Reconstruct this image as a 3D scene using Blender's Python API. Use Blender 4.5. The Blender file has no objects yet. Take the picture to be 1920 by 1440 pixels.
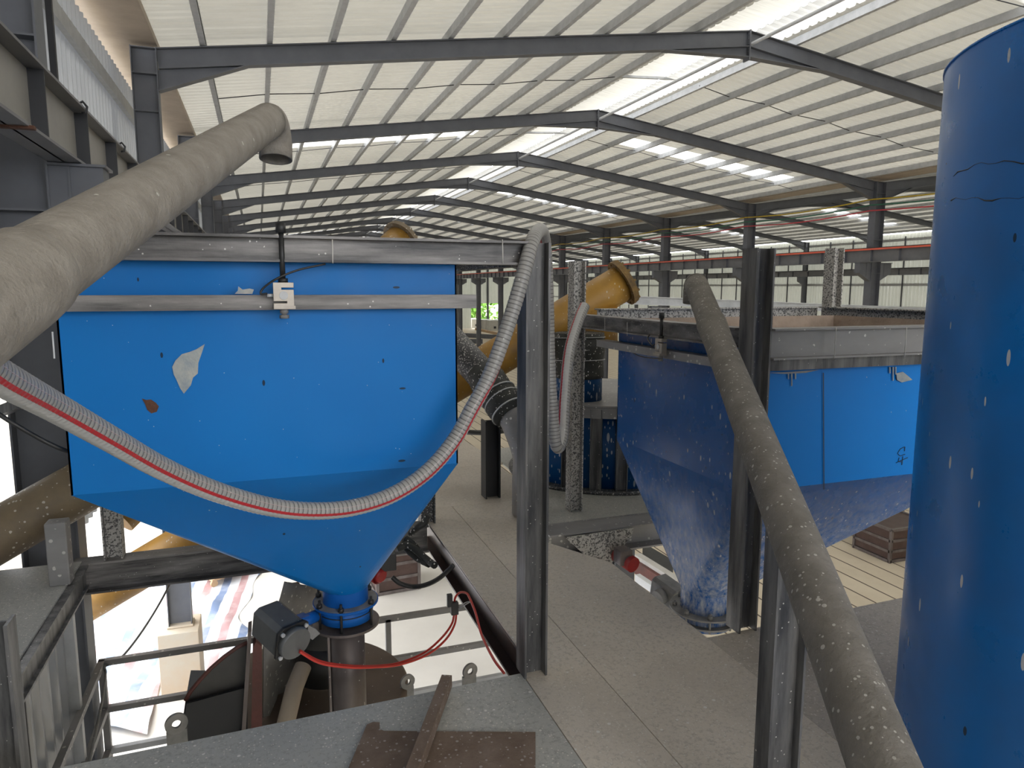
import bpy, math, random
from mathutils import Vector, Matrix
random.seed(7)
D = bpy.data; S = bpy.context.scene; COL = S.collection

# ---------------------------------------------------------------- camera
FPX, PIT, YAW, ROL = 1327.85, .1355948, .340907, .001735
_F = Vector((math.sin(YAW)*math.cos(PIT), math.cos(YAW)*math.cos(PIT), -math.sin(PIT)))
_r = Vector((math.cos(YAW), -math.sin(YAW), 0)); _u = _r.cross(_F)
_R = _r*math.cos(ROL) + _u*math.sin(ROL); _U = -_r*math.sin(ROL) + _u*math.cos(ROL)
cam = D.objects.new('camera', D.cameras.new('camera')); COL.objects.link(cam)
cam.matrix_world = Matrix(((_R.x, _U.x, -_F.x, 0), (_R.y, _U.y, -_F.y, 0), (_R.z, _U.z, -_F.z, 0), (0, 0, 0, 1)))
cam.data.sensor_width = 36; cam.data.lens = FPX/1920*36
cam.data.clip_start = .05; cam.data.clip_end = 600
S.camera = cam
# ---------------------------------------------------------------- sky and exposure
W = D.worlds.new('overcast_sky'); S.world = W; W.use_nodes = True
wn = W.node_tree; bgn = wn.nodes['Background']
geo = wn.nodes.new('ShaderNodeTexCoord'); sep = wn.nodes.new('ShaderNodeSeparateXYZ'); rp = wn.nodes.new('ShaderNodeValToRGB')
wn.links.new(geo.outputs['Generated'], sep.inputs[0]); wn.links.new(sep.outputs['Z'], rp.inputs[0])
rp.color_ramp.elements[0].position = 0; rp.color_ramp.elements[0].color = (.93, .95, 1, 1)
rp.color_ramp.elements[1].position = .6; rp.color_ramp.elements[1].color = (1, .99, .97, 1)
wn.links.new(rp.outputs[0], bgn.inputs[0]); bgn.inputs[1].default_value = 5.4
S.view_settings.view_transform = 'Standard'; S.view_settings.look = 'None'
S.view_settings.exposure = 0.27; S.view_settings.gamma = 1; S.view_settings.use_curve_mapping = False

def at(px, py, X=None, Y=None, Z=None):
    """world point on a plane seen at a pixel of the 1920x1440 photo"""
    d = _R*((px-960)/FPX) + _U*(-(py-720)/FPX) + _F
    t = X/d.x if X is not None else Y/d.y if Y is not None else Z/d.z
    return d*t

# ---------------------------------------------------------------- materials
def nodemat(name):
    m = D.materials.new(name); m.use_nodes = True; t = m.node_tree
    return m, t, t.nodes['Principled BSDF']
def N(t, k, **kw):
    n = t.nodes.new(k)
    for a, b in kw.items(): setattr(n, a, b)
    return n
def coords(t, sc=(1, 1, 1), rot=(0, 0, 0)):
    c = N(t, 'ShaderNodeTexCoord'); m = N(t, 'ShaderNodeMapping')
    m.inputs['Scale'].default_value = sc; m.inputs['Rotation'].default_value = rot
    t.links.new(c.outputs['Object'], m.inputs[0]); return m.outputs[0]
def noise(t, v, s, d=4, r=.55):
    n = N(t, 'ShaderNodeTexNoise'); n.inputs['Scale'].default_value = s; n.inputs['Detail'].default_value = d
    n.inputs['Roughness'].default_value = r; t.links.new(v, n.inputs['Vector']); return n.outputs['Fac']
def ramp(t, f, a, b, ca=(0, 0, 0, 1), cb=(1, 1, 1, 1)):
    n = N(t, 'ShaderNodeValToRGB'); e = n.color_ramp.elements
    e[0].position = a; e[0].color = ca; e[1].position = b; e[1].color = cb
    t.links.new(f, n.inputs[0]); return n.outputs[0]
def mixc(t, f, a, b):
    n = N(t, 'ShaderNodeMix', data_type='RGBA')
    for s, v in ((n.inputs[0], f), (n.inputs[6], a), (n.inputs[7], b)):
        if hasattr(v, 'links') or hasattr(v, 'is_linked'): t.links.new(v, s)
        else: s.default_value = v if not isinstance(v, tuple) else (*v[:3], 1)
    return n.outputs[2]
def mth(t, op, a, b=0.0):
    n = N(t, 'ShaderNodeMath', operation=op)
    for s, v in ((n.inputs[0], a), (n.inputs[1], b)):
        if hasattr(v, 'is_linked'): t.links.new(v, s)
        else: s.default_value = v
    return n.outputs[0]
def specks(t, v, scale, size, dens):
    """splashed drops: voronoi cells, only a share of them kept"""
    vo = N(t, 'ShaderNodeTexVoronoi'); vo.inputs['Scale'].default_value = scale
    t.links.new(v, vo.inputs['Vector'])
    sx = N(t, 'ShaderNodeSeparateColor'); t.links.new(vo.outputs['Color'], sx.inputs[0])
    rad = mth(t, 'MULTIPLY', sx.outputs[1], size)
    a = mth(t, 'LESS_THAN', vo.outputs['Distance'], rad)
    b = mth(t, 'LESS_THAN', sx.outputs[0], dens)
    return mth(t, 'MULTIPLY', a, b)
def metal(name, c, c2=None, rough=.5, met=0.0, var=3, vs=(1, 1, 1), sp=None, spc=(.55, .53, .5), bump=.0, bs=40, spec=.5, lo=.35, hi=.7, sp2=None):
    m, t, p = nodemat(name); v = coords(t, vs)
    col = mixc(t, ramp(t, noise(t, v, var, 6, .62), lo, hi), c, c2 if c2 else tuple(x*.75 for x in c))
    for q in (sp, sp2):
        if q:
            v2 = coords(t, q[3] if len(q) > 3 else (1, 1, 1), q[4] if len(q) > 4 else (0, 0, 0))
            col = mixc(t, specks(t, v2, q[0], q[1], q[2]), col, spc)
    t.links.new(col, p.inputs['Base Color'])
    p.inputs['Roughness'].default_value = rough; p.inputs['Metallic'].default_value = met
    p.inputs['Specular IOR Level'].default_value = spec
    if bump:
        b = N(t, 'ShaderNodeBump'); b.inputs['Strength'].default_value = bump; b.inputs['Distance'].default_value = .01
        t.links.new(noise(t, coords(t), bs, 5, .6), b.inputs['Height']); t.links.new(b.outputs[0], p.inputs['Normal'])
    return m
M = {}
M['frame'] = metal('dark_grey_paint', (.125, .13, .145), (.10, .105, .118), .5)
M['crane'] = metal('grey_beam_paint', (.17, .17, .175), (.13, .13, .135), .45)
M['crane_web'] = metal('beige_beam_paint', (.30, .285, .25), (.24, .225, .2), .4)
M['dark'] = metal('near_black_paint', (.02, .021, .024), (.03, .03, .033), .5)
M['zinc'] = metal('galvanised_steel', (.50, .51, .52), (.38, .39, .40), .45, .1, 6)
M['tan'] = metal('tan_gutter_sheet', (.42, .35, .28), (.34, .28, .22), .6)
M['white'] = metal('white_paint', (.7, .71, .72), (.6, .61, .63), .5)
M['hblack'] = metal('smeared_black_steel', (.03, .03, .032), (.26, .245, .235), .42, .15, 5, (.35, 1, 3.5), sp=(90, .3, .12), bump=.1, lo=.36, hi=.66)
M['hpost'] = metal('smeared_grey_post', (.045, .046, .05), (.21, .205, .2), .4, .15, 4, (4, 4, .5), sp=(90, .3, .10), bump=.1, lo=.38, hi=.68)
M['hspeck'] = metal('splashed_steel', (.03, .03, .033), (.1, .1, .1), .5, .1, 5, sp=(110, .55, .6), spc=(.5, .48, .45))
M['hspeck_light'] = metal('heavily_splashed_steel', (.42, .40, .37), (.07, .07, .068), .6, .0, 85, sp=(120, .3, .3), spc=(.5, .48, .45), lo=.5, hi=.56)
M['hgrey'] = metal('dusty_steel_beam', (.3, .29, .285), (.17, .165, .165), .45, .1, 3, (.4, 1, 1), sp=(40, .4, .3), lo=.3)
M['pipe'] = metal('cement_coated_pipe', (.225, .2, .17), (.32, .29, .25), .85, 0, 13, sp=(38, .26, .09), spc=(.5, .48, .43), bump=.6, bs=55)
M['pipe2'] = metal('splashed_cement_pipe', (.14, .127, .108), (.21, .192, .168), .8, 0, 13, sp=(48, .30, .22), spc=(.42, .4, .36), bump=.6, bs=55, sp2=(110, .38, .3, (1, 1, .6)))
M['yellow'] = metal('yellow_ochre_paint', (.36, .19, .028), (.22, .12, .028), .5, 0, 4, sp=(55, .35, .25, (1, 1, .6)), spc=(.5, .42, .3), bump=.1, lo=.45)
M['yellow_dirty'] = metal('dusty_ochre_paint', (.22, .165, .095), (.14, .105, .07), .6, 0, 4, sp=(45, .4, .35), spc=(.5, .45, .37), bump=.2)
M['flange_brown'] = metal('caked_ochre_flange', (.25, .15, .045), (.12, .08, .04), .8, 0, 20, bump=.8, bs=60)
M['rubber'] = metal('black_rubber', (.012, .013, .012), (.03, .032, .028), .6, 0, 8, sp=(70, .45, .35), bump=.5, bs=14)
M['plastic'] = metal('black_plastic', (.012, .012, .013), (.03, .03, .03), .45)
M['motor'] = metal('dark_grey_cast_metal', (.11, .115, .118), (.15, .155, .155), .5, .2, 8, sp=(60, .2, .1))
M['motor_light'] = metal('dusty_cast_metal', (.3, .29, .28), (.16, .16, .16), .6, .1, 8, bump=.2)
M['red'] = metal('red_paint', (.32, .012, .014), (.22, .01, .012), .4, 0, 10)
M['red_rust'] = metal('red_primer', (.15, .045, .036), (.08, .035, .03), .6, 0, 6, bump=.2)
M['redhose'] = metal('red_air_hose', (.62, .045, .03), (.5, .035, .025), .35)
M['cellsteel'] = metal('nickel_load_cell', (.40, .36, .31), (.28, .25, .22), .38, .6, 12)
M['steel_dull'] = metal('dull_brown_steel', (.12, .1, .095), (.2, .175, .17), .42, .5, 6, (1, 1, .4), sp=(45, .18, .15))
M['mixer'] = metal('brown_mixer_lid', (.17, .125, .095), (.13, .095, .07), .55, 0, 5, sp=(60, .3, .1))
M['rust_board'] = metal('dirty_rusted_plate', (.14, .095, .066), (.21, .155, .12), .85, 0, 9, sp=(70, .42, .5), spc=(.33, .29, .26), bump=.5, bs=60)
M['edge_dark'] = metal('dark_maroon_steel', (.035, .02, .019), (.06, .035, .032), .35, .1, 4)
M['crate_grey'] = metal('dull_dark_grey_steel', (.05, .048, .046), (.08, .075, .07), .5, .1, 5)
M['crate'] = metal('brown_crate_paint', (.055, .028, .022), (.08, .048, .04), .5, 0, 5)
M['sandstone'] = metal('concrete_plinth', (.5, .45, .36), (.5, .36, .24), .8, 0, 1.2)
M['block'] = metal('pale_mould_block', (.55, .54, .5), (.45, .44, .4), .6)
M['wood'] = metal('pale_wood', (.45, .3, .17), (.35, .23, .13), .7)
M['ground_out'] = metal('outdoor_ground', (.4, .36, .3), (.3, .28, .24), .9)
M['leaf'] = metal('green_leaves', (.2, .4, .05), (.1, .25, .03), .7)
M['wire_y'] = metal('yellow_wire', (.6, .42, .03)); M['wire_g'] = metal('green_wire', (.03, .16, .1)); M['wire_r'] = metal('red_wire', (.6, .06, .08))
M['conductor'] = metal('orange_red_rail', (.7, .13, .07), (.6, .1, .06), .5)
M['sealant'] = metal('pale_sealant', (.42, .43, .4), (.25, .3, .34), .6, 0, 25, bump=.4)
M['rust'] = metal('rust_patch', (.09, .038, .024), (.13, .06, .035), .9, 0, 40, bump=.6)
M['tray'] = metal('cement_dusted_tray', (.40, .31, .24), (.24, .18, .14), .85, 0, 6, bump=.5, bs=50, lo=.4, hi=.8)
M['cream_scrap'] = metal('pale_weld_spatter', (.6, .58, .54), (.5, .48, .45), .7)
def bluepaint(name, c, c2, rough=.3, sp=None, sp2=None, spc=(.5, .52, .55), dust=None, marks=True, spec=.2):
    m, t, p = nodemat(name); v = coords(t)
    col = mixc(t, ramp(t, noise(t, v, 2.2, 4), .4, .75), c, c2)
    if marks:
        col = mixc(t, specks(t, coords(t, (1, 1, .45)), 19, .12, .16), col, (.008, .03, .07))
        col = mixc(t, specks(t, coords(t, (.5, 1, 1.5)), 14, .10, .14), col, (.01, .04, .09))
    for q in (sp, sp2):
        if q: col = mixc(t, specks(t, coords(t, q[3], q[4]), q[0], q[1], q[2]), col, spc)
    if dust:   # settled powder and splashes, confined to the lower height band of the thing
        g = N(t, 'ShaderNodeSeparateXYZ'); t.links.new(coords(t), g.inputs[0])
        h = ramp(t, mth(t, 'ADD', mth(t, 'MULTIPLY', g.outputs[2], dust[0]), dust[1]), 0, 1)
        f = mth(t, 'MULTIPLY', h, ramp(t, noise(t, coords(t, (1, 1, .4), (0, .5, 0)), 38, 5, .7), .36, .68))
        col = mixc(t, f, col, (.42, .43, .45))
    t.links.new(col, p.inputs['Base Color']); p.inputs['Roughness'].default_value = rough; p.inputs['Specular IOR Level'].default_value = spec
    t.links.new(ramp(t, noise(t, v, 9, 5), .3, .8, (rough*.85,)*3+(1,), (min(1, rough*1.35),)*3+(1,)), p.inputs['Roughness'])
    b = N(t, 'ShaderNodeBump'); b.inputs['Strength'].default_value = .12; b.inputs['Distance'].default_value = .05
    t.links.new(noise(t, v, 2.5, 1), b.inputs['Height']); t.links.new(b.outputs[0], p.inputs['Normal'])
    return m
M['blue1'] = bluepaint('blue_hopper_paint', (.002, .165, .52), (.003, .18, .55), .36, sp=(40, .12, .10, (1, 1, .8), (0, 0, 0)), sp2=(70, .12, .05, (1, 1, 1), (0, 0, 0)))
M['blue2'] = bluepaint('splashed_shaded_blue_hopper_paint', (.004, .085, .30), (.005, .10, .35), .25, sp=(40, .26, .22, (1, 1, .35), (0, .25, 0)), sp2=(80, .3, .10, (1, 1, .5), (0, .4, 0)), dust=(-1.15, .9), spec=.28)  # splashed blue, darkened so the colour carries the shade of the hopper side
M['blue2_lit'] = bluepaint('blue_hopper_paint_lit', (.003, .215, .68), (.004, .225, .70), .34, sp=(40, .12, .1, (1, 1, .5), (0, 0, 0)))  # brighter copy of the hopper blue; light on the front is painted in
M['bluetank'] = bluepaint('blue_tank_paint', (.005, .16, .52), (.022, .12, .34), .3, sp=(36, .24, .16, (1, 1, .25), (0, .1, 0)), marks=True, spec=.45)
M['bluevalve'] = bluepaint('blue_valve_paint', (.008, .1, .4), (.01, .12, .44), .35, marks=False)
M['bluedrum'] = bluepaint('dirty_blue_drum_paint', (.006, .07, .22), (.01, .05, .12), .35, sp=(30, .35, .5, (1, 1, .3), (0, .1, 0)), sp2=(60, .4, .4, (1, 1, .4), (0, -.2, 0)))

def sheetmat(name, dif, tra, ft, rough=.5):
    """corrugated sheet that lets daylight through"""
    m = D.materials.new(name); m.use_nodes = True; t = m.node_tree; t.nodes.clear()
    o = N(t, 'ShaderNodeOutputMaterial'); a = N(t, 'ShaderNodeBsdfDiffuse'); b = N(t, 'ShaderNodeBsdfTranslucent'); g = N(t, 'ShaderNodeBsdfGlossy')
    v = coords(t); f = ramp(t, noise(t, v, .35, 5, .6), .3, .75)
    t.links.new(mixc(t, f, dif, tuple(x*.86 for x in dif)), a.inputs[0]); t.links.new(mixc(t, f, tra, tuple(x*.8 for x in tra)), b.inputs[0])
    g.inputs['Roughness'].default_value = .22; g.inputs[0].default_value = (.8, .8, .8, 1)
    bp = N(t, 'ShaderNodeBump'); bp.inputs['Strength'].default_value = .6; bp.inputs['Distance'].default_value = .05
    t.links.new(noise(t, coords(t, (.5, 7, 1)), 1.0, 3), bp.inputs['Height']); t.links.new(bp.outputs[0], g.inputs['Normal']); t.links.new(bp.outputs[0], a.inputs['Normal'])
    x = N(t, 'ShaderNodeMixShader'); x.inputs[0].default_value = ft; t.links.new(a.outputs[0], x.inputs[1]); t.links.new(b.outputs[0], x.inputs[2])
    y = N(t, 'ShaderNodeMixShader'); y.inputs[0].default_value = .18; t.links.new(x.outputs[0], y.inputs[1]); t.links.new(g.outputs[0], y.inputs[2])
    t.links.new(y.outputs[0], o.inputs[0]); return m
M['roof'] = sheetmat('cream_corrugated_roof', (.55, .535, .485), (.56, .545, .485), .14)
M['wall'] = sheetmat('cream_wall_sheet', (.60, .61, .55), (.5, .52, .45), .14)
M['wall_grey'] = sheetmat('grey_wall_sheet', (.42, .43, .44), (.4, .42, .44), .12)
M['skylight'] = sheetmat('clear_skylight_sheet', (.85, .86, .86), (.97, .98, .98), .75)

def floor_mat():
    m, t, p = nodemat('pale_concrete_floor'); v = coords(t)
    g = N(t, 'ShaderNodeSeparateXYZ'); t.links.new(v, g.inputs[0])
    base = mixc(t, ramp(t, noise(t, v, .6, 6), .35, .7), (.72, .69, .64), (.60, .57, .52))
    cream = mixc(t, ramp(t, noise(t, v, 1.2, 5), .3, .7), (.66, .58, .45), (.58, .5, .38))
    x = mth(t, 'FRACT', mth(t, 'MULTIPLY', g.outputs[0], 2.0)); line = mth(t, 'LESS_THAN', x, .075)
    cream = mixc(t, line, cream, (.10, .075, .055))
    far = mth(t, 'GREATER_THAN', g.outputs[0], 4.0)
    t.links.new(mixc(t, far, base, cream), p.inputs['Base Color']); p.inputs['Roughness'].default_value = .7
    return m
M['floor'] = floor_mat()
def plate_mat(name, c, c2, brown):
    m, t, p = nodemat(name); v = coords(t)
    col = mixc(t, ramp(t, noise(t, v, 1.3, 5), .35, .7), c, c2)
    col = mixc(t, mth(t, 'MULTIPLY', ramp(t, noise(t, v, 2.0, 6, .7), .5, .75), brown), col, (.2, .15, .11))
    col = mixc(t, ramp(t, noise(t, v, 55, 4, .8), .5, .62), col, tuple(x*.72 for x in c))
    col = mixc(t, specks(t, v, 34, .24, .22), col, (.66, .64, .6)); col = mixc(t, specks(t, v, 110, .42, .35), col, (.62, .59, .53))
    t.links.new(col, p.inputs['Base Color']); p.inputs['Roughness'].default_value = .55
    b = N(t, 'ShaderNodeBump'); b.inputs['Strength'].default_value = .35; b.inputs['Distance'].default_value = .004
    t.links.new(noise(t, v, 90, 3), b.inputs['Height']); t.links.new(b.outputs[0], p.inputs['Normal'])
    return m
M['deck'] = plate_mat('dusty_deck_plate', (.62, .555, .47), (.52, .465, .395), .15)
M['deck_grey'] = plate_mat('greenish_grey_deck_plate', (.43, .425, .39), (.35, .35, .325), .1)
M['deck_brown'] = plate_mat('brownish_deck_plate', (.50, .45, .385), (.40, .355, .30), .5)
def tarp_mat():
    m, t, p = nodemat('striped_tarpaulin'); v = coords(t, (1, 1, 1), (0, 0, .12))
    g = N(t, 'ShaderNodeSeparateXYZ'); t.links.new(v, g.inputs[0])
    x = mth(t, 'FRACT', mth(t, 'MULTIPLY', mth(t, 'ADD', g.outputs[0], 20), 1.55))
    r = N(t, 'ShaderNodeValToRGB'); r.color_ramp.interpolation = 'CONSTANT'; e = r.color_ramp.elements
    e[0].position = 0; e[0].color = (.62, .64, .68, 1); e[1].position = .28; e[1].color = (.16, .22, .36, 1)
    for q, c in ((.5, (.62, .64, .68, 1)), (.78, (.42, .25, .26, 1))):
        k = e.new(q); k.color = c
    t.links.new(x, r.inputs[0])
    t.links.new(mixc(t, mth(t, 'MULTIPLY', ramp(t, noise(t, v, 3, 5), .45, .8), .5), r.outputs[0], (.7, .7, .72)), p.inputs['Base Color']); p.inputs['Roughness'].default_value = .45
    return m
M['tarp'] = tarp_mat()
def hose_mat():
    m, t, p = nodemat('clear_ribbed_hose_red_stripe')
    a = N(t, 'ShaderNodeAttribute', attribute_name='ang'); b = N(t, 'ShaderNodeAttribute', attribute_name='rib')
    red = mth(t, 'LESS_THAN', mth(t, 'ABSOLUTE', mth(t, 'SUBTRACT', a.outputs['Fac'], .105)), .026)
    v = coords(t)
    body = mixc(t, mth(t, 'GREATER_THAN', b.outputs['Fac'], .6), (.16, .155, .15), (.37, .36, .345))
    body = mixc(t, mth(t, 'LESS_THAN', mth(t, 'ABSOLUTE', mth(t, 'SUBTRACT', a.outputs['Fac'], .22)), .085), body, (.5, .49, .475))
    body = mixc(t, specks(t, v, 60, .22, .08), body, (.75, .74, .7))
    t.links.new(mixc(t, red, body, (.5, .03, .04)), p.inputs['Base Color'])
    p.inputs['Roughness'].default_value = .35; p.inputs['Transmission Weight'].default_value = .12
    return m
M['hose'] = hose_mat()

# ---------------------------------------------------------------- mesh helpers
class MB:
    def __init__(s): s.v = []; s.f = []; s.sm = []; s.at = None
    def add(s, vs, fs, smooth=False):
        o = len(s.v); s.v += [Vector(q) for q in vs]; s.f += [tuple(i+o for i in f) for f in fs]; s.sm += [smooth]*len(fs); return s
    def box(s, a, b):
        x0, y0, z0 = [min(a[i], b[i]) for i in range(3)]; x1, y1, z1 = [max(a[i], b[i]) for i in range(3)]
        return s.add([(x0, y0, z0), (x1, y0, z0), (x1, y1, z0), (x0, y1, z0), (x0, y0, z1), (x1, y0, z1), (x1, y1, z1), (x0, y1, z1)],
                     [(0, 3, 2, 1), (4, 5, 6, 7), (0, 1, 5, 4), (1, 2, 6, 5), (2, 3, 7, 6), (3, 0, 4, 7)])
    def bar(s, p0, p1, w, h, up=(0, 0, 1)):
        """bar of w x h along p0-p1"""
        return s.prism(p0, p1, [(-w/2, -h/2), (w/2, -h/2), (w/2, h/2), (-w/2, h/2)], up)
    def prism(s, p0, p1, prof, up=(0, 0, 1)):
        p0 = Vector(p0); p1 = Vector(p1); d = (p1-p0).normalized(); up = Vector(up)
        x = d.cross(up).normalized(); y = x.cross(d); n = len(prof)
        vs = [p+x*a+y*b for p in (p0, p1) for a, b in prof]
        return s.add(vs, [tuple(range(n-1, -1, -1)), tuple(range(n, 2*n))] + [(i, (i+1) % n, n+(i+1) % n, n+i) for i in range(n)])
    def ibeam(s, p0, p1, w, h, tw=.01, tf=.012, up=(0, 0, 1)):
        a, b, c, d = w/2, h/2, tw/2, h/2-tf
        return s.prism(p0, p1, [(-a, -b), (a, -b), (a, -d), (c, -d), (c, d), (a, d), (a, b), (-a, b), (-a, d), (-c, d), (-c, -d), (-a, -d)], up)
    def poly(s, pts, off):
        """flat outline thickened by vector off"""
        off = Vector(off); pts = [Vector(p) for p in pts]; n = len(pts)
        return s.add(pts+[p+off for p in pts], [tuple(range(n)), tuple(range(2*n-1, n-1, -1))] + [(i, n+i, n+(i+1) % n, (i+1) % n) for i in range(n)])
    def cyl(s, p0, p1, r0, r1=None, n=24, caps=True):
        r1 = r0 if r1 is None else r1; return s.tube([p0, p1], [r0, r1], n, caps)
    def tube(s, path, r, n=16, caps=True, attr=False):
        path = [Vector(p) for p in path]; m = len(path)
        rs = r if isinstance(r, list) else [r]*m
        d0 = (path[1]-path[0]).normalized(); ref = Vector((0, 0, 1)) if abs(d0.z) < .9 else Vector((0, 1, 0))
        x = d0.cross(ref).normalized(); o = len(s.v)
        for i, p in enumerate(path):
            d = (path[min(i+1, m-1)]-path[max(i-1, 0)]).normalized()
            x = (x-d*x.dot(d)).normalized(); y = d.cross(x)
            for k in range(n):
                a = 2*math.pi*k/n; s.v.append(p+(x*math.cos(a)+y*math.sin(a))*rs[i])
        for i in range(m-1):
            for k in range(n):
                s.f.append((o+i*n+k, o+i*n+(k+1) % n, o+(i+1)*n+(k+1) % n, o+(i+1)*n+k)); s.sm.append(True)
        if caps:
            s.f.append(tuple(o+k for k in range(n-1, -1, -1))); s.f.append(tuple(o+(m-1)*n+k for k in range(n))); s.sm += [False]*2
        return s
    def ring(s, c, ax, ro, ri, th, n=36):
        """flat washer of thickness th along ax from c"""
        c = Vector(c); ax = Vector(ax).normalized(); ref = Vector((0, 0, 1)) if abs(ax.z) < .9 else Vector((0, 1, 0))
        x = ax.cross(ref).normalized(); y = ax.cross(x); vs = []
        for r, h in ((ro, 0), (ro, th), (ri, th), (ri, 0)):
            vs += [c+(x*math.cos(2*math.pi*k/n)+y*math.sin(2*math.pi*k/n))*r+ax*h for k in range(n)]
        fs = [(j*n+k, j*n+(k+1) % n, ((j+1) % 4)*n+(k+1) % n, ((j+1) % 4)*n+k) for j in range(4) for k in range(n)]
        return s.add(vs, fs, False)
    def build(s, name, mat, parent=None, label=None, origin=None, bevel=0):
        me = D.meshes.new(name)
        if parent is not None: og = ORG[parent.name]
        elif origin is not None: og = Vector(origin)
        else:
            og = Vector(((min(q.x for q in s.v)+max(q.x for q in s.v))/2, (min(q.y for q in s.v)+max(q.y for q in s.v))/2, min(q.z for q in s.v)))
        me.from_pydata([q-og for q in s.v], [], s.f); me.validate()
        if len(me.polygons) == len(s.sm): me.polygons.foreach_set('use_smooth', s.sm)
        me.materials.append(M[mat] if isinstance(mat, str) else mat)
        if s.at:
            for k, vals in s.at.items():
                a = me.attributes.new(k, 'FLOAT', 'POINT'); a.data.foreach_set('value', vals)
        me.update()
        o = D.objects.new(name, me); COL.objects.link(o)
        if parent is not None: o.parent = parent
        else: o.location = og
        ORG[o.name] = og
        if label: o['label'] = label
        if bevel:
            b = o.modifiers.new('edge', 'BEVEL'); b.width = bevel; b.segments = 2; b.limit_method = 'ANGLE'; b.angle_limit = .7
        return o
ORG = {}
def tag(o, label, cat, group=None):
    o['label'] = label; o['category'] = cat
    if group: o['group'] = group
    return o
def thing(name, label, cat, loc, group=None):
    o = D.objects.new(name, None); o.empty_display_size = .1; COL.objects.link(o); o.location = loc
    ORG[o.name] = Vector(loc); return tag(o, label, cat, group)
def struct(o): o['kind'] = 'structure'; return o
def copy_thing(src, off, label):
    """copy a thing with its parts and sub-parts, moved by off"""
    def cp(o, par):
        c = o.copy(); COL.objects.link(c); c.parent = par
        for ch in [q for q in o.children]: cp(ch, c)
        return c
    c = cp(src, None); c.location = Vector(src.location)+Vector(off); c['label'] = label; return c
def catmull(P, n=12):
    P = [Vector(p) for p in P]; Q = [P[0]*2-P[1]]+P+[P[-1]*2-P[-2]]; out = []
    for i in range(1, len(Q)-2):
        for k in range(n):
            t = k/n; a, b, c, d = Q[i-1:i+3]
            out.append(.5*((2*b)+(c-a)*t+(2*a-5*b+4*c-d)*t*t+(3*b-a-3*c+d)*t**3))
    return out+[P[-1]]
def resample(P, step):
    out = [P[0]]; acc = 0
    for a, b in zip(P, P[1:]):
        L = (b-a).length; q = step-acc
        while q <= L: out.append(a+(b-a)*(q/L)); q += step
        acc = (acc+L) % step
    return out

# ================================================================ BUILDING
Y0, BAY, NF0, NF1 = -6.85, 6.0, 0, 18        # frames at Y0 + k*BAY
XL, XM, XR, XRR = -1.16, 8.39, 17.9, 36.9
ZE, ZR, GZ = 3.19, 4.51, -6.05
SL = (ZR-ZE)/(XM-XL); YE = Y0+BAY*NF1
DR = .17                                     # roof sheet above rafter top

f = MB().box((-4.5, -14, GZ-.2), (XRR+.3, YE+.3, GZ)).build('floor', 'floor', origin=(0, 0, 0)); struct(f)
g = MB().box((-80, -60, GZ-.35), (110, 200, GZ-.21)).build('ground', 'ground_out', origin=(0, 0, 0)); struct(g)

def corr(name, mat, org, du, dv, nu, pitch, depth, nrm):
    """corrugated sheet: ribs repeat along du, run along dv; trapezoid profile"""
    m = MB(); org = Vector(org); du = Vector(du); dv = Vector(dv); nrm = Vector(nrm); L = du.length; e = du/L; a = 0; pts = []
    while a < L:
        for q, h in ((0, 0), (.55, 0), (.68, 1), (.87, 1)): pts.append((min(a+q*pitch, L), h*depth))
        a += pitch
    pts.append((L, 0)); vs = []
    for q, h in pts:
        for k in (0, 1): vs.append(org+e*q+dv*k+nrm*h)
    m.add(vs, [(2*i, 2*i+1, 2*i+3, 2*i+2) for i in range(len(pts)-1)])
    return m.build(name, mat, origin=(0, 0, 0))
GAP = .55
def rz(x):
    """top-of-rafter height at x over both gables"""
    c = XM if x <= XR else (XR+XRR)/2+.0
    return ZR-abs(x-c)*SL
YS = Y0-3
n = 0
skys = []   # skylight bands: (xa, xb, yc)
for k in range(0, 18, 2): skys += [(1.0, 6.0, Y0+BAY*(k+.5)-.2), (10.6, 16.6, Y0+BAY*(k+.5)-.4), (20.0, 26.0, Y0+BAY*(k+.5)), (29.5, 35.0, Y0+BAY*(k+.5))]
SW = .85
def roof_slope(xa, xb, tagn):
    """one slope cut into strips so that skylight bands take the place of roof sheets"""
    bands = [s for s in skys if xa-.5 <= (s[0]+s[1])/2 <= xb+.5]
    m = MB(); ms = MB(); pitch = .21; y = YS; rows = []
    P = lambda x, yy, h: Vector((x, yy, rz(x)+DR+h))
    xa_, xb_ = xa, xb
    # profile along y
    prof = []; y = YS
    while y < YE:
        for q, h in ((0, 0), (.55, 0), (.68, 1), (.87, 1)): prof.append((y+q*pitch, h*.035))
        y += pitch
    prof.append((y, 0))
    up = Vector((0, 0, 1))
    for (ya, ha), (yb, hb) in zip(prof, prof[1:]):
        ym = (ya+yb)/2; band = next((b for b in bands if abs(ym-b[2]) < SW/2), None)
        segs = [(xa_, xb_, m)] if band is None else [(xa_, band[0], m), (band[0], band[1], ms), (band[1], xb_, m)]
        for p, q, mb in segs:
            mb.add([P(p, ya, ha), P(q, ya, ha), P(q, yb, hb), P(p, yb, hb)], [(0, 1, 2, 3)])
    return m, ms
XM2 = (XR+XRR)/2
cnt = 0
for i, (a, b) in enumerate(((XL-.65, XM-GAP), (XM+.95, XR), (XR, XM2-.3), (XM2+.3, XRR+.1))):
    m, ms = roof_slope(a, b, i)
    struct(m.build('ceiling' if i == 0 else 'ceiling', 'roof', origin=(0, 0, 0)))
    cnt += 1; struct(ms.build('window_%d' % cnt, 'skylight', origin=(0, 0, 0)))
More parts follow.
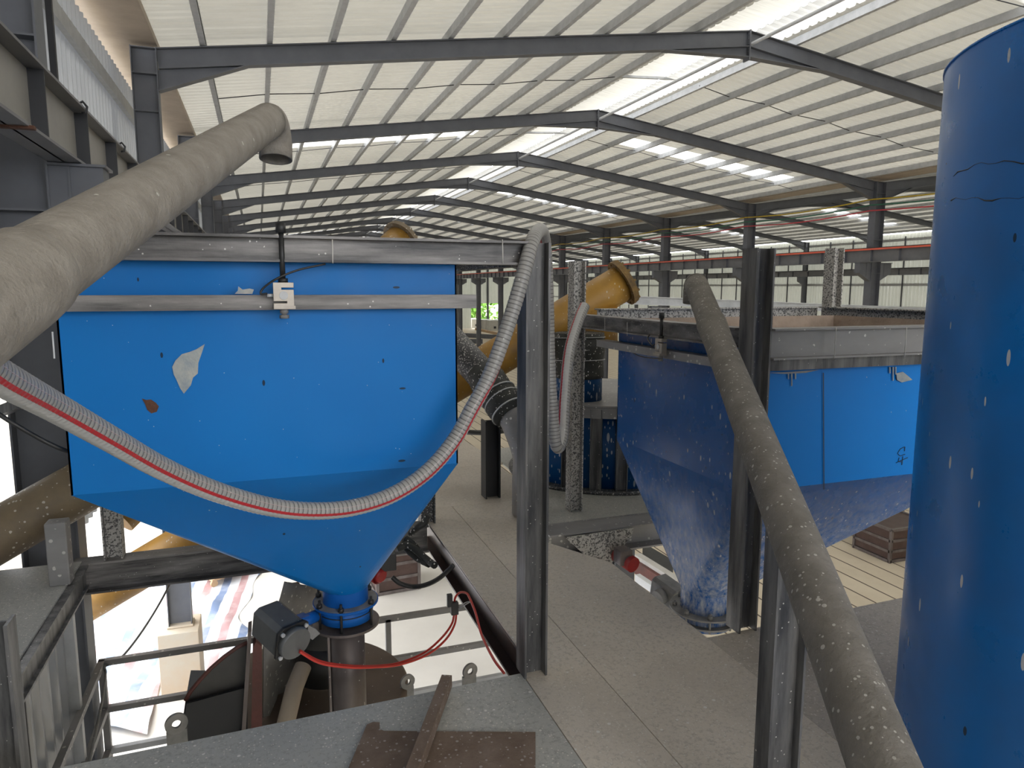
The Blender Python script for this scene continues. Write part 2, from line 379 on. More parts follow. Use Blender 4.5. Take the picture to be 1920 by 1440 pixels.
# ridge: translucent strip beside the apex and a raised cap over it
m = MB(); y = YS
while y < YE:
    for (qa, ha), (qb, hb) in zip(((0, 0), (.55, 0), (.68, 1), (.87, 1)), ((.55, 0), (.68, 1), (.87, 1), (1, 0))):
        ya, yb = y+qa*.21, y+qb*.21
        m.add([(XM+.35, ya, rz(XM+.35)+DR+ha*.035), (XM+.95, ya, rz(XM+.95)+DR+ha*.035), (XM+.95, yb, rz(XM+.95)+DR+hb*.035), (XM+.35, yb, rz(XM+.35)+DR+hb*.035)], [(0, 1, 2, 3)])
    y += .21
cnt += 1; struct(m.build('window_%d' % cnt, 'skylight', origin=(0, 0, 0)))
m = MB()
for c, z in ((XM, ZR+.62), (XM2, ZR+.45)):
    for s in (-1, 1): m.add([(c, YS, z), (c+s*.95, YS, z-.14), (c+s*.95, YE, z-.14), (c, YE, z)], [(0, 1, 2, 3) if s > 0 else (3, 2, 1, 0)])
struct(m.build('ceiling', 'roof', origin=(0, 0, 0)))
# gutters / eave boards
m = MB().box((XL-.75, YS, ZE+.06), (XL+.0, YE, ZE+.15)); m.box((XL-.78, YS, ZE+.15), (XL-.70, YE, ZE+.3)); struct(m.build('trim_1', 'tan', origin=(0, 0, 0)))
m = MB().box((XR-.38, YS, ZE+.08), (XR+.38, YE, ZE+.13)).box((XR-.4, YS, ZE+.08), (XR-.37, YE, ZE+.34)).box((XR+.37, YS, ZE+.08), (XR+.4, YE, ZE+.34)); struct(m.build('trim_2', 'tan', origin=(0, 0, 0)))
# walls
struct(corr('wall_left', 'wall_grey', (XL-.62, YS, -.35), (0, YE-YS, 0), (0, 0, ZE+.25), 0, .2, .03, (1, 0, 0)))
struct(corr('wall_right', 'wall', (XRR+.25, YS, GZ+.0), (0, YE-YS, 0), (0, 0, ZE-GZ+.1), 0, .25, .03, (-1, 0, 0)))
dx0, dx1 = 29.5, 34.0
struct(corr('wall_back', 'wall', (XL-.6, YE+.2, GZ), (dx0-XL+.6, 0, 0), (0, 0, 10.2), 0, .25, .03, (0, -1, 0)))
struct(corr('wall_back', 'wall', (dx1, YE+.2, GZ), (XRR+.2-dx1, 0, 0), (0, 0, 10.2), 0, .25, .03, (0, -1, 0)))
struct(corr('wall_back', 'wall', (dx0, YE+.2, GZ+3.7), (dx1-dx0, 0, 0), (0, 0, 6.5), 0, .25, .03, (0, -1, 0)))
for ya, yb, za, zb in ((YS, -6.2, GZ, -.35), (-6.2, -4.2, GZ, -2.9), (-6.2, -4.2, -1.0, -.35), (-4.2, 5.35, GZ, -.35), (6.1, 9.8, -2.4, -.35), (9.8, 11.1, -2.4, -1.5), (11.1, 19, -2.4, -.35), (19, YE, GZ, -.35)):
    struct(corr('wall_left', 'wall_grey', (XL-.62, ya, za), (0, yb-ya, 0), (0, 0, zb-za), 0, .2, .03, (1, 0, 0)))
for xa, xb, za, zb in ((XL-.6, 2.2, GZ, .3), (2.2, 4.1, -2.2, .3), (4.1, XRR+.2, GZ, .3), (14, XRR+.2, .3, 4.25)):  # unseen wall; its high opening is shaped to light the hopper faces
    struct(corr('wall_front', 'wall', (xa, YS, za), (xb-xa, 0, 0), (0, 0, zb-za), 0, .25, .03, (0, 1, 0)))
# tree outside the far doorway
m = MB()
for i in range(420):
    c = Vector((random.gauss(33, 1.9), YE+9+random.gauss(0, 1), GZ+random.uniform(.2, 4.5))); a = [Vector((random.gauss(0, .4), random.gauss(0, .4), random.gauss(0, .4))) for _ in range(3)]
    m.add([c+q for q in a], [(0, 1, 2)])
t = thing('tree', 'bright green leafy tree outside the far doorway of the hall', 'tree', (33, YE+9, GZ))
m.build('foliage', 'leaf', t); MB().cyl((33, YE+9, GZ-.2), (33, YE+9, GZ+2), .15).build('trunk', 'wood', t)

# --- portal frames
def rafter(x0, x1, zc0, zc1, eave_at=None, mb=None):
    """tapered I rafter: eave haunch at the column end, apex haunch at the ridge end"""
    h, w = .27, .16
    mb.ibeam((x0, 0, zc0-h/2), (x1, 0, zc1-h/2), w, h, .012, .014)
    s = 1 if x1 > x0 else -1; sl = (zc1-zc0)/(x1-x0)
    # eave haunch
    L, hh = 1.15, .28; zb = lambda x: zc0-h/2+(x-x0)*sl-h/2
    a = (x0, -.006, zb(x0)); b = (x0+s*L, -.006, zb(x0+s*L)); c = (x0, -.006, zb(x0)-hh)
    mb.poly([a, b, c], (0, .012, 0)); mb.bar(b, (x0, 0, zb(x0)-hh), w, .014, (0, 0, 1))
    L, hh = 1.7, .17
    a = (x1, -.006, zb(x1)); b = (x1-s*L, -.006, zb(x1-s*L)); c = (x1, -.006, zb(x1)-hh)
    mb.poly([a, b, c], (0, .012, 0)); mb.bar((b[0], 0, b[2]), (x1, 0, zb(x1)-hh), w, .014)
    return mb
LB = .45
def corbel(mb, x, s, z):
    """bracket carrying the crane beam, pointing to side s"""
    L = LB
    mb.poly([(x, -.095, z+.004), (x+s*L, -.095, z+.004), (x+s*L, -.095, z-.3), (x, -.095, z-.55)], (0, .19, 0))
    mb.box((x, -.12, z), (x+s*(L+.03), .12, z+.015)); mb.box((x+s*L*.35, -.103, z-.4), (x+s*(L*.35+.02), .10, z+.004)); return mb
def column(mb, x, z0, z1, w=.32, d=.2):
    """column whose web stands across the hall"""
    mb.ibeam((x, 0, z0), (x, 0, z1), d, w, .01, .012, (1, 0, 0))
    for z in (z1-.02, z1-.35, .9+.55, .45, 2.35): mb.box((x-w/2+.01, -d/2, z), (x+w/2-.01, d/2, z+.012))
    return mb
ZC = .74      # underside of crane beams (left), right line a little higher
proto = thing('portal_frame', 'x', 'portal frame', (0, 0, GZ), 'portal frames of the main hall')
column(MB(), XL-.16, GZ+1.05, ZE).build('column', 'frame', proto)
column(MB(), XR, GZ, ZE, .36, .26).build('column', 'frame', proto)
rafter(XL, XM, ZE, ZR, mb=MB()).build('rafter', 'frame', proto)
rafter(XR-.18, XM, ZE, ZR, mb=MB()).build('rafter', 'frame', proto)
e = MB().box((XM-.012, -.09, ZR-.50), (XM+.012, .09, ZR+.01))
for z in (.06, .14, .22, .36, .44):
    for y in (-.06, .06): e.cyl((XM-.03, y, ZR-z), (XM+.03, y, ZR-z), .012, n=8)
e.build('bolted_end_plate', 'frame', proto)
corbel(MB(), XL+.0, .65, ZC-.02).build('crane_bracket', 'frame', proto)
corbel(MB(), XR-.18, -1, .755).build('crane_bracket', 'frame', proto); corbel(MB(), XR+.18, 1, .755).build('crane_bracket', 'frame', proto)
p2 = thing('portal_frame', 'x', 'portal frame', (XR, 0, GZ), 'portal frames of the side hall')
column(MB(), XRR-.16, GZ, ZE).build('column', 'frame', p2)
rafter(XR+.18, XM2, ZE, ZR, mb=MB()).build('rafter', 'frame', p2)
rafter(XRR-.3, XM2, ZE, ZR, mb=MB()).build('rafter', 'frame', p2)
corbel(MB(), XRR-.32, -1, .76).build('crane_bracket', 'frame', p2)
ordn = ['first', 'second', 'third', 'fourth', 'fifth', 'sixth', 'seventh', 'eighth', 'ninth', 'tenth', 'eleventh', 'twelfth', 'thirteenth', 'fourteenth', 'fifteenth', 'sixteenth', 'seventeenth', 'eighteenth', 'nineteenth']
for k in range(2, NF1+1):
    y = Y0+BAY*k
    i = k-3
    if i < 0:
        la = 'grey column and bracket of the steel frame right beside the left hopper'; lb = 'side hall frame nearest the camera, hidden behind the blue tank'
    else:
        la = 'grey steel portal frame, %s full arch counted from the camera down the main hall' % ordn[i]
        lb = 'grey steel portal frame of the side hall, in line with the %s main arch' % ordn[i]
    if k == 2: proto.location.y = y; p2.location.y = y; proto['label'] = la; p2['label'] = lb
    else: copy_thing(proto, (0, y-proto.location.y, 0), la); copy_thing(p2, (0, y-p2.location.y, 0), lb)
# concrete plinths under left columns
pl = None
for k in range(3, 9):
    y = Y0+BAY*k
    o = MB().box((XL-.45, y-.3, GZ), (XL+.1, y+.3, GZ+1.02)).box((XL-.34, y-.13, GZ+1.02), (XL+.02, y+.13, GZ+1.05)).build('column_plinth', 'sandstone', bevel=.01)
    tag(o, 'beige concrete plinth under the left column of the %s arch' % ordn[k-3], 'plinth', 'column plinths')
# --- purlins
pi = 0
def purlin(x, z, lab, grp, w=.075, h=.135):
    m = MB(); s = 1
    prof = [(-w/2, -h/2), (w/2, -h/2), (w/2, -h/2+.02), (w/2-.003, -h/2+.02), (w/2-.003, -h/2+.003), (-w/2+.003, -h/2+.003), (-w/2+.003, h/2-.003), (w/2-.003, h/2-.003), (w/2-.003, h/2-.02), (w/2, h/2-.02), (w/2, h/2), (-w/2, h/2)]
    m.prism((x, YS, z), (x, YE, z), prof); tag(m.build('roof_purlin', 'zinc'), lab, 'purlin', grp)
for c, nm in ((XM, 'main hall'), (XM2, 'side hall')):
    for s, sn in ((-1, 'left'), (1, 'right')):
        xs = [1.05+.88*i for i in range(10)]
        for i, q in enumerate(xs):
            x = c+s*q
            purlin(x, rz(x)+.08, 'galvanised purlin under the %s roof slope of the %s, %s down from the ridge' % (sn, nm, ordn[i]), 'roof purlins of the '+nm)
# ridge jack frames + longitudinal pipe
m = MB().tube([(XM+.05, YS, ZR-.22), (XM+.05, YE, ZR-.22)], .03, 10); tag(m.build('ridge_tie_pipe', 'zinc'), 'pale pipe running along the ridge from arch to arch', 'pipe')
for k in range(2, NF1):
    y = Y0+BAY*(k+.55)
    m = MB().bar((XM-1.05, y, rz(XM-1.05)+.17), (XM+1.05, y, ZR-.02+.17), .05, .05).bar((XM+.3, y, ZR-.22), (XM+.3, y, ZR+.22), .05, .05).bar((XM-.9, y, ZR+.1), (XM-.9, y, ZR+.42), .05, .05).bar((XM+.9, y, ZR+.05), (XM+.9, y, ZR+.42), .05, .05)
    tag(m.build('ridge_cross_brace', 'zinc'), 'short galvanised brace across the ridge opening just %s arch' % ('nearer than the first' if k == 2 else 'beyond the '+ordn[k-3]), 'brace', 'ridge braces')
# roof tie rods (thin dark lines across the purlins)
for k in range(2, 8):
    y = Y0+BAY*(k+.5)
    for s, sn in ((-1, 'left'), (1, 'right')):
        pts = [(XM+s*(1.0+j*.88), y+(.09 if j % 2 else -.05), rz(XM+s*(1.0+j*.88))+.06) for j in range(10)]
        tag(MB().tube(pts, .009, 6).build('sag_rod', 'dark'), 'thin dark sag rod across the %s slope purlins beyond the %s arch' % (sn, ordn[max(k-3, 0)] if k > 2 else 'nearest column, near the'), 'rod', 'roof sag rods')

# --- crane beams
def crane_beam(x, z0, z1, side, label, webmat='crane', stiff=1.0, clips=False, cond=False, y0=YS, w=.2):
    t = thing('crane_beam', label, 'crane beam', (x, 20, z0)); L = (x, y0), (x, YE)
    MB().box((x-w/2, y0, z0), (x+w/2, YE, z0+.015)).box((x-w/2, y0, z1-.015), (x+w/2, YE, z1)).build('flanges', 'crane', t)
    MB().box((x-.006, y0, z0), (x+.006, YE, z1)).build('web', webmat, t)
    y = y0+.5; i = 0
    while y < min(YE, 78):
        if i < 98: MB().box((x-w/2+.01, y, z0+.015), (x+w/2-.01, y+.012, z1-.015)).build('stiffener', 'frame' if webmat == 'crane' else 'dark', t)
        y += stiff; i += 1
    MB().box((x-.03, y0, z1), (x+.03, YE, z1+.05)).build('rail', 'dark', t)
    if cond: MB().box((x-w/2-.05, y0, z1-.03), (x-w/2-.01, YE, z1+.02)).build('conductor_rail', 'conductor', t, 'orange-red conductor rail')
    if clips:
        for y in (3.15, 3.62, 5.25, 6.6, 8.0, 9.4):
            MB().tube([(x+.04, y, z1+.01), (x+w/2-.01, y, z1+.035), (x+w/2+.012, y, z1+.005), (x+w/2+.005, y, z1-.03), (x+w/2-.02, y, z1-.035)], .008, 8).build('rail_clip', 'dark', t)
        MB().box((x-w/2-.005, 3.98, z0-.012), (x+w/2+.02, 4.02, z0+.004)).build('rusty_joint', 'rust', t, 'rusty joint under the beam')
    return t
xl = -1.065
crane_beam(xl, ZC, 1.11, 1, 'grey crane beam with beige web along the left wall, seen from below', 'crane_web', .98, True, w=.18)
crane_beam(XR-.55, .77, 1.15, -1, 'grey crane beam with orange-red conductor rail along the middle columns', 'crane', 1.0, cond=True)
crane_beam(XRR-.75, .77, 1.15, -1, 'farther grey crane beam along the right outer wall', 'crane', 1.5)
# wires between the middle columns
for j, (mt, nm) in enumerate((('wire_y', 'yellow'), ('wire_g', 'green'), ('wire_r', 'red'))):
    pts = []
    for k in range(2, 14):
        y = Y0+BAY*k
        for q in range(6):
            u = q/6; pts.append((XR-.27, y+u*BAY, 2.66-j*.165-.10*math.sin(math.pi*u)))
    tag(MB().tube(pts, .022, 6).build('power_wire', mt), '%s power wire strung along the middle columns' % nm, 'wire', 'coloured power wires')
# girts and tie rods on the walls
for j, z in enumerate((2.55, 1.25, -.1)):
    m = MB().bar((XL-.52, YS, z), (XL-.52, YE, z), .06, .16)
    tag(m.build('wall_girt', 'zinc'), 'galvanised girt on the left wall, %s of three' % ('topmost', 'middle', 'lowest')[j], 'girt', 'left wall girts')
for j, z in enumerate((2.9, 1.9, .2, -1.2, -2.6, -4.2)):
    m = MB().bar((XRR+.12, YS, z), (XRR+.12, YE, z), .05, .16)
    tag(m.build('wall_girt', 'zinc'), 'horizontal girt on the right outer wall, %s from the top' % ordn[j], 'girt', 'right wall girts')
for k in range(4, 15):
    for q in (.33, .66):
        y = Y0+BAY*(k+q)
        tag(MB().bar((XRR+.05, y, GZ), (XRR+.05, y, ZE-.1), .07, .07, (0, 1, 0)).build('wall_tie', 'frame'), 'thin wall tie on the right outer wall, %s one beyond the %s arch' % ('nearer' if q < .5 else 'farther', ordn[k-3]), 'wall tie', 'right wall ties')
for k in (1, 2, 3, 4):
    y = Y0+BAY*(k+.5)-.6
    tag(MB().bar((XL-.46, y, 1.15), (XL-.46, y, ZE), .05, .05, (0, 1, 0)).build('wall_tie', 'dark'), 'thin dark vertical strut on the left wall %s' % ('nearest the camera', 'between the bracket and the first arch', 'just past the first arch', 'past the second arch')[k-1], 'wall tie', 'left wall ties')
# end wall posts
for j, x in enumerate((3, 8.4, 13, 22.5, 27.4, 32.0)):
    tag(MB().ibeam((x, YE-.1, GZ), (x, YE-.1, rz(x)-.2), .25, .3, up=(0, 1, 0)).build('gable_post', 'frame'), 'grey post of the far end wall, %s from the left' % ordn[j], 'post', 'end wall posts')
# ================================================================ PLATFORM
PZ = -1.6; TH = .008
def deckplate(pts, mat, label, th=.012):
    o = MB().poly([(x, y, PZ-th) for x, y in pts], (0, 0, th)).build('deck_plate', mat); return tag(o, label, 'deck plate', 'walkway deck plates')
g_ = .004
deckplate([(-1.3, .2), (.97-g_, .2), (.97-g_, 2.6), (-1.3, 2.55)], 'deck_grey', 'grey dusty deck plate in the foreground under the left hopper')
deckplate([(.97, .2), (1.275-g_, .2), (1.275-g_, 4.9), (1.03, 4.9), (1.03, 2.6), (.97, 2.6)], 'deck', 'narrow deck strip left of the long walkway seam')
deckplate([(1.275, .2), (1.86-g_, .2), (1.88, 2.6), (1.88, 3.55), (1.62, 4.05), (1.75, 4.9), (1.275, 4.9)], 'deck', 'long beige deck plate of the walkway between the two hoppers')
deckplate([(1.86, .2), (4.6, .2), (4.6, 2.66), (1.86+g_*5, 2.6)], 'deck_brown', 'brown-stained deck plate in the right foreground under the tank')
deckplate([(.9, 4.9+g_), (1.98, 4.9+g_), (1.98, 6.0-g_), (.9, 6.0-g_)], 'deck', 'deck plate behind the left hopper beside the black pipe')
deckplate([(.3, 6.0), (2.05, 6.0), (2.0, 6.6), (1.9, 8.3), (.3, 8.3)], 'deck', 'farthest deck plate at the end of the walkway')
dk = [(1.75, 4.6), (4.6, 4.6), (4.6, 6.4), (1.75, 6.4)]
deckplate([(1.72, 4.31), (4.6, 4.31), (4.6, 6.6), (2.06, 6.6), (2.0, 4.9)], 'deck_grey', 'deck plate carrying the mixer housing behind the right hopper')
deckplate([(-3.4, 2.9), (-1.05, 3.0), (-1.05, 4.6), (-3.4, 4.6)], 'deck_grey', 'greenish grey deck plate at lower left under the yellow auger')
# edge beams
def beam(name, a, b, w, h, mat, label, cat, group=None, up=(0, 0, 1), tw=.01, tf=.012):
    o = MB().ibeam(a, b, w, h, tw, tf, up).build(name, mat); return tag(o, label, cat, group)
beam('edge_beam', (1.09, 2.62, PZ-.115), (1.09, 4.9, PZ-.115), .12, .2, 'edge_dark', 'dark reddish edge beam under the walkway beside the left hopper', 'beam')
beam('edge_beam', (-1.1, 4.62, PZ-.1), (1.02, 4.62, PZ-.1), .12, .19, 'hblack', 'smeared black edge beam behind the left hopper', 'beam')
beam('edge_beam', (1.72, 4.2, PZ-.09), (4.4, 4.2, PZ-.09), .2, .17, 'hgrey', 'dusty grey beam lying across behind the right hopper', 'beam')
beam('edge_beam', (-1.03, 2.6, PZ-.075), (-1.03, 4.55, PZ-.075), .045, .13, 'hpost', 'dark edge angle along the lower left deck', 'beam')
beam('edge_beam', (-1.0, 2.48, PZ-.11), (1.0, 2.48, PZ-.11), .1, .18, 'dark', 'dark beam under the near deck edge of the left hopper', 'beam')
m = MB().poly([(1.70, 4.05, PZ-.012), (2.35, 3.98, PZ-.3), (1.86, 3.5, PZ-.3), (1.86, 3.5, PZ-.012)], (.01, -.01, 0))
m = MB().poly([at(1060, 1008, Y=4.08), at(1188, 990, Y=4.08), at(1186, 1000, Y=4.08), at(1143, 1062, Y=4.08), at(1120, 1062, Y=4.08)], (0, .01, 0)); tag(m.build('gusset_plate', 'hspeck_light'), 'speckled triangular gusset plate under the dusty cross beam', 'gusset')
beam('platform_leg', (2.30, 4.22, GZ), (2.30, 4.22, PZ-.18), .15, .15, 'frame', 'grey platform leg below the dusty cross beam', 'post', up=(0, 1, 0))

# ---- frame posts
def hpost(x, y, z0, z1, mat, label, w=.1, d=.1, gmat=None, face=True):
    o = MB().ibeam((x, y, z0), (x, y, z1), d, w, .008, .009, (1, 0, 0)).build('frame_post', mat); return tag(o, label, 'post', 'hopper frame posts')
hpost(1.012, 2.60, PZ, .17, 'hpost', 'smeared dark post at the near right corner of the left hopper')
hpost(2.09, 2.63, PZ, .172, 'hpost', 'black and grey steel post between the right hopper and the diagonal pipe')
hpost(2.085, 4.53, PZ, .18, 'hspeck_light', 'heavily splashed post at the far left corner of the right hopper', .09)
hpost(4.02, 4.21, PZ, .29, 'hspeck_light', 'pale splashed post at the far right corner of the right hopper', .09)
hpost(-.88, 4.62, PZ, .1, 'hspeck_light', 'speckled post at the far left corner of the left hopper')
hpost(1.02, 4.62, PZ, .1, 'hspeck', 'speckled post at the far right corner of the left hopper')
# post carrying the right pipe: top cut slanted under the pipe
P3 = at(1472, 1150, Y=1.53); px3, py3 = P3.x, 1.53; zt3 = at(1442, 950, Y=1.53).z
m = MB().ibeam((px3, py3, PZ), (px3, py3, zt3), .06, .115, .007, .008, (1, 0, 0))
for v in m.v:       # top cut on the slant of the pipe it carries
    if v.z > PZ+.1: v.z = zt3-(v.x-px3+.057)*2.2
tag(m.build('pipe_support_post', 'hpost'), 'dark steel post holding up the right diagonal pipe, nearest the camera', 'post')
tag(MB().box((-1.13, 4.24, PZ), (-1.03, 4.34, -1.25)).build('pipe_support_post', 'hgrey', bevel=.006), 'short grey stub post standing on the lower left deck under the ochre auger', 'post')
tag(MB().ibeam((-.965, 2.95, -4.2), (-.965, 2.95, -1.22), .1, .1, .01, .012, (1, 0, 0)).build('pipe_support_post', 'hpost'), 'dark post at the left picture edge in front of the lower left deck', 'post')

# ================================================================ HOPPERS
def quadface(m, a, b, c, d): m.add([a, b, c, d], [(0, 1, 2, 3)])
def hopper(name, label, x0, x1, y0, y1, zt, zk, oc, orad, zo, mside, mfront, inner):
    t = thing(name, label, 'hopper', ((x0+x1)/2, (y0+y1)/2, zo), 'blue cement hoppers'); n = 32
    b = MB(); th = .006
    cs = [(x0, y0), (x1, y0), (x1, y1), (x0, y1)]
    for i in range(1, 4):
        (ax, ay), (bx, by) = cs[i], cs[(i+1) % 4]; b.add([(ax, ay, zt), (ax, ay, zk), (bx, by, zk), (bx, by, zt)], [(0, 1, 2, 3)])
    b.add([(x0, y0, zk), (x1, y0, zk), (x1, y0, zt), (x0, y0, zt)], [(0, 1, 2, 3)])
    o = b.build('bin_body', mside, t); s = o.modifiers.new('plate', 'SOLIDIFY'); s.thickness = .006; s.offset = -1
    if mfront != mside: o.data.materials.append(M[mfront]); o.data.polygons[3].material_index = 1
    # transition: square to round cone, planar facets joined by conical corners
    c = MB(); ring = []; sq = []
    for k in range(n):
        a = math.pi*2*(k+.5)/n+math.pi*1.25; ring.append(Vector((oc[0]+orad*math.cos(a), oc[1]+orad*math.sin(a), zo)))
    ki = n//4
    vs = ring+[Vector((p[0], p[1], zk)) for p in cs]; fs = []
    for i in range(4):
        g0 = i*ki
        for k in range(ki-1): fs.append((n+i, g0+k, g0+k+1)) if False else None
    # facet i spans corner i -> i+1 and the ring quarter facing it
    for i in range(4):
        A, B = n+i, n+(i+1) % 4; q = [(i*ki+k) % n for k in range(ki)]
        mid = ki//2
        for k in range(ki-1):
            fs.append((q[k], A if k < mid else B, q[k+1]) if False else (A if k < mid else B, q[k], q[k+1]))
        fs.append((A, q[mid], B)); fs.append((B, q[-1], (q[-1]+1) % n))
    c.add(vs, fs, False)
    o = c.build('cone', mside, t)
    s = o.modifiers.new('plate', 'SOLIDIFY'); s.thickness = .005; s.offset = -1
    return t
H1 = hopper('cement_hopper', 'bright blue square hopper with tapering bottom filling the left middle', -.61, .703, 2.61, 3.9, .13, -.68, (.325, 3.27), .105, -1.40, 'blue1', 'blue1', None)
H2 = hopper('cement_hopper', 'blue hopper splashed with cement behind the right diagonal pipe', 2.11, 3.80, 2.68, 3.95, -.2, -.955, (2.36, 3.3), .14, -1.72, 'blue2', 'blue2_lit', None)
# outlet collars
def collar(t, c, r, z1, z0, mat): return MB().cyl((c[0], c[1], z0), (c[0], c[1], z1), r, n=32, caps=False).build('outlet_collar', mat, t)
collar(H1, (.325, 3.27), .105, -1.40, -1.47, 'bluevalve'); collar(H2, (2.36, 3.3), .14, -1.72, -1.83, 'blue2')
# smears and patches on the left hopper
def patch(t, name, pts, Y, mat, th=.004, label=None):
    return MB().poly([at(x, y, Y=Y) for x, y in pts], (0, -th, 0)).build(name, mat, t, label)
patch(H1, 'sealant_smear', [(384, 645), (378, 663), (372, 680), (371, 700), (362, 708), (358, 722), (345, 738), (338, 728), (332, 714), (326, 702), (323, 688), (329, 676), (341, 664), (355, 660), (368, 655)], 2.608, 'sealant', .003, 'pale sealant smear')
patch(H1, 'rust_patch', [(266, 747), (274, 750), (283, 749), (292, 755), (298, 762), (294, 772), (284, 775), (276, 768), (272, 757)], 2.608, 'rust', .002, 'rusty patch')
patch(H1, 'sealant_smear', [(440, 551), (446, 545), (447, 537), (455, 543), (468, 541), (476, 543), (473, 551)], 2.56, 'sealant', .01)
patch(H1, 'edge_trim', [(97, 622), (100, 622), (104, 672), (101, 672)], 2.605, 'white', .003)
for pts in ([(1490, 699), (1540, 693), (1500, 700)], ): pass
for (x, y, h) in ((1478, 699, 12), (1484, 698, 26), (1491, 697, 14), (1668, 688, 12), (1674, 688, 26), (1679, 688, 14)):
    patch(H2, 'drip', [(x-1.2, y), (x+1.2, y), (x+.8, y+h), (x-.8, y+h)], 2.675, 'sealant', .003, 'whitish drip')
patch(H2, 'sealant_smear', [(1440, 699), (1470, 698), (1536, 693), (1510, 699), (1470, 701)], 2.675, 'sealant', .003)
patch(H2, 'sealant_smear', [(1680, 700), (1692, 697), (1702, 705), (1710, 712), (1690, 717), (1681, 712)], 2.675, 'sealant', .003)
patch(H2, 'seam', [(1543, 699), (1544.5, 699), (1545.5, 918), (1544, 918)], 2.675, 'dark', .001)
for P in ([(1696, 838), (1688, 842), (1683, 850), (1688, 855), (1697, 852)], [(1697, 838), (1696, 846)], [(1686, 858), (1684, 866), (1692, 866)], [(1693, 856), (1691, 872)], [(1680, 868), (1702, 858)]):
    MB().tube([at(x, y, Y=2.677) for x, y in P], .0016, 6).build('pen_mark', 'dark', H2, 'black handwritten mark')

# hopper frames
F1 = thing('weighing_frame', 'smeared black steel beam frame hanging over the left hopper', 'frame', (0, 3.5, .08))
yb = 2.56
fo = MB().ibeam((-1.6, yb, .127), (.962, yb, .127), .09, .088, .008, .009); fo.build('front_beam', 'hblack', F1)
for px in (623, 942): MB().tube([at(px, 449, Y=yb-.048), at(px+1, 494, Y=yb-.048)], .002, 6).build('plumb_wire', 'cream_scrap', F1, 'pale dripped line')
MB().ibeam((-1.3, 4.56, .105), (.97, 4.56, .105), .09, .13, .008, .009).build('rear_beam', 'hspeck', F1)
MB().ibeam((.99, 2.66, .127), (.99, 4.5, .127), .07, .088, .008, .009).build('side_beam', 'hspeck', F1)
MB().box((-1.0, 2.545, -.077), (.762, 2.604, -.027)).build('hanger_bar', 'hblack', H1, 'grey dusty hanger bar')
MB().box((.12, 2.52, .172), (.23, 2.6, .176)).build('bolt_pad', 'dark', F1)
F2 = thing('weighing_frame', 'splashed steel beam frame around the open top of the right hopper', 'frame', (3, 3.5, -.32))
MB().ibeam((2.145, 2.61, -.25), (3.97, 2.61, -.25), .09, .14, .008, .009).build('front_beam', 'hgrey', F2, 'dusty grey front beam')
MB().ibeam((2.07, 2.69, -.225), (2.07, 4.48, -.225), .09, .09, .008, .009).build('side_beam', 'hblack', F2)
MB().ibeam((3.9, 2.69, -.20), (3.9, 4.16, -.20), .09, .13, .008, .009).build('side_beam', 'hspeck_light', F2)
MB().ibeam((2.13, 4.3, -.195), (3.97, 4.3, -.195), .09, .11, .008, .009).build('rear_beam', 'hspeck_light', F2)
MB().box((2.13, 2.62, -.375), (3.9, 2.676, -.322)).build('hanger_bar', 'hpost', H2, 'dark hanger bar')
MB().box((2.03, 2.7, -.375), (2.106, 4.1, -.332)).build('hanger_bar', 'hgrey', H2, 'dusty hanger bar')
m = MB()
for px in (1568, 1700): m.tube([at(px, 614, Y=2.56), at(px-4, 672, Y=2.56)], .002, 6)
m.build('plumb_wire', 'cream_scrap', F2, 'pale dripped line')
m = MB().box((2.118, 2.69, -.215), (3.79, 2.70, -.19)).box((2.118, 3.935, -.5), (3.79, 3.943, -.19)).box((3.785, 2.69, -.5), (3.793, 3.935, -.19)).box((2.118, 2.7, -.62), (3.785, 3.935, -.6))
m.build('cement_tray', 'tray', H2, 'tan cement-dusted inside')
# small welded drips on left beam
m = MB()
for px, y in ((1148+96, 590),): pass
for px in (1134, 1176, 1239): m.tube([at(px, 588+(px-1095)*.2, X=2.02), at(px, 612+(px-1095)*.22, X=2.02)], .0015, 6)
m.build('plumb_wire', 'cream_scrap', F2)

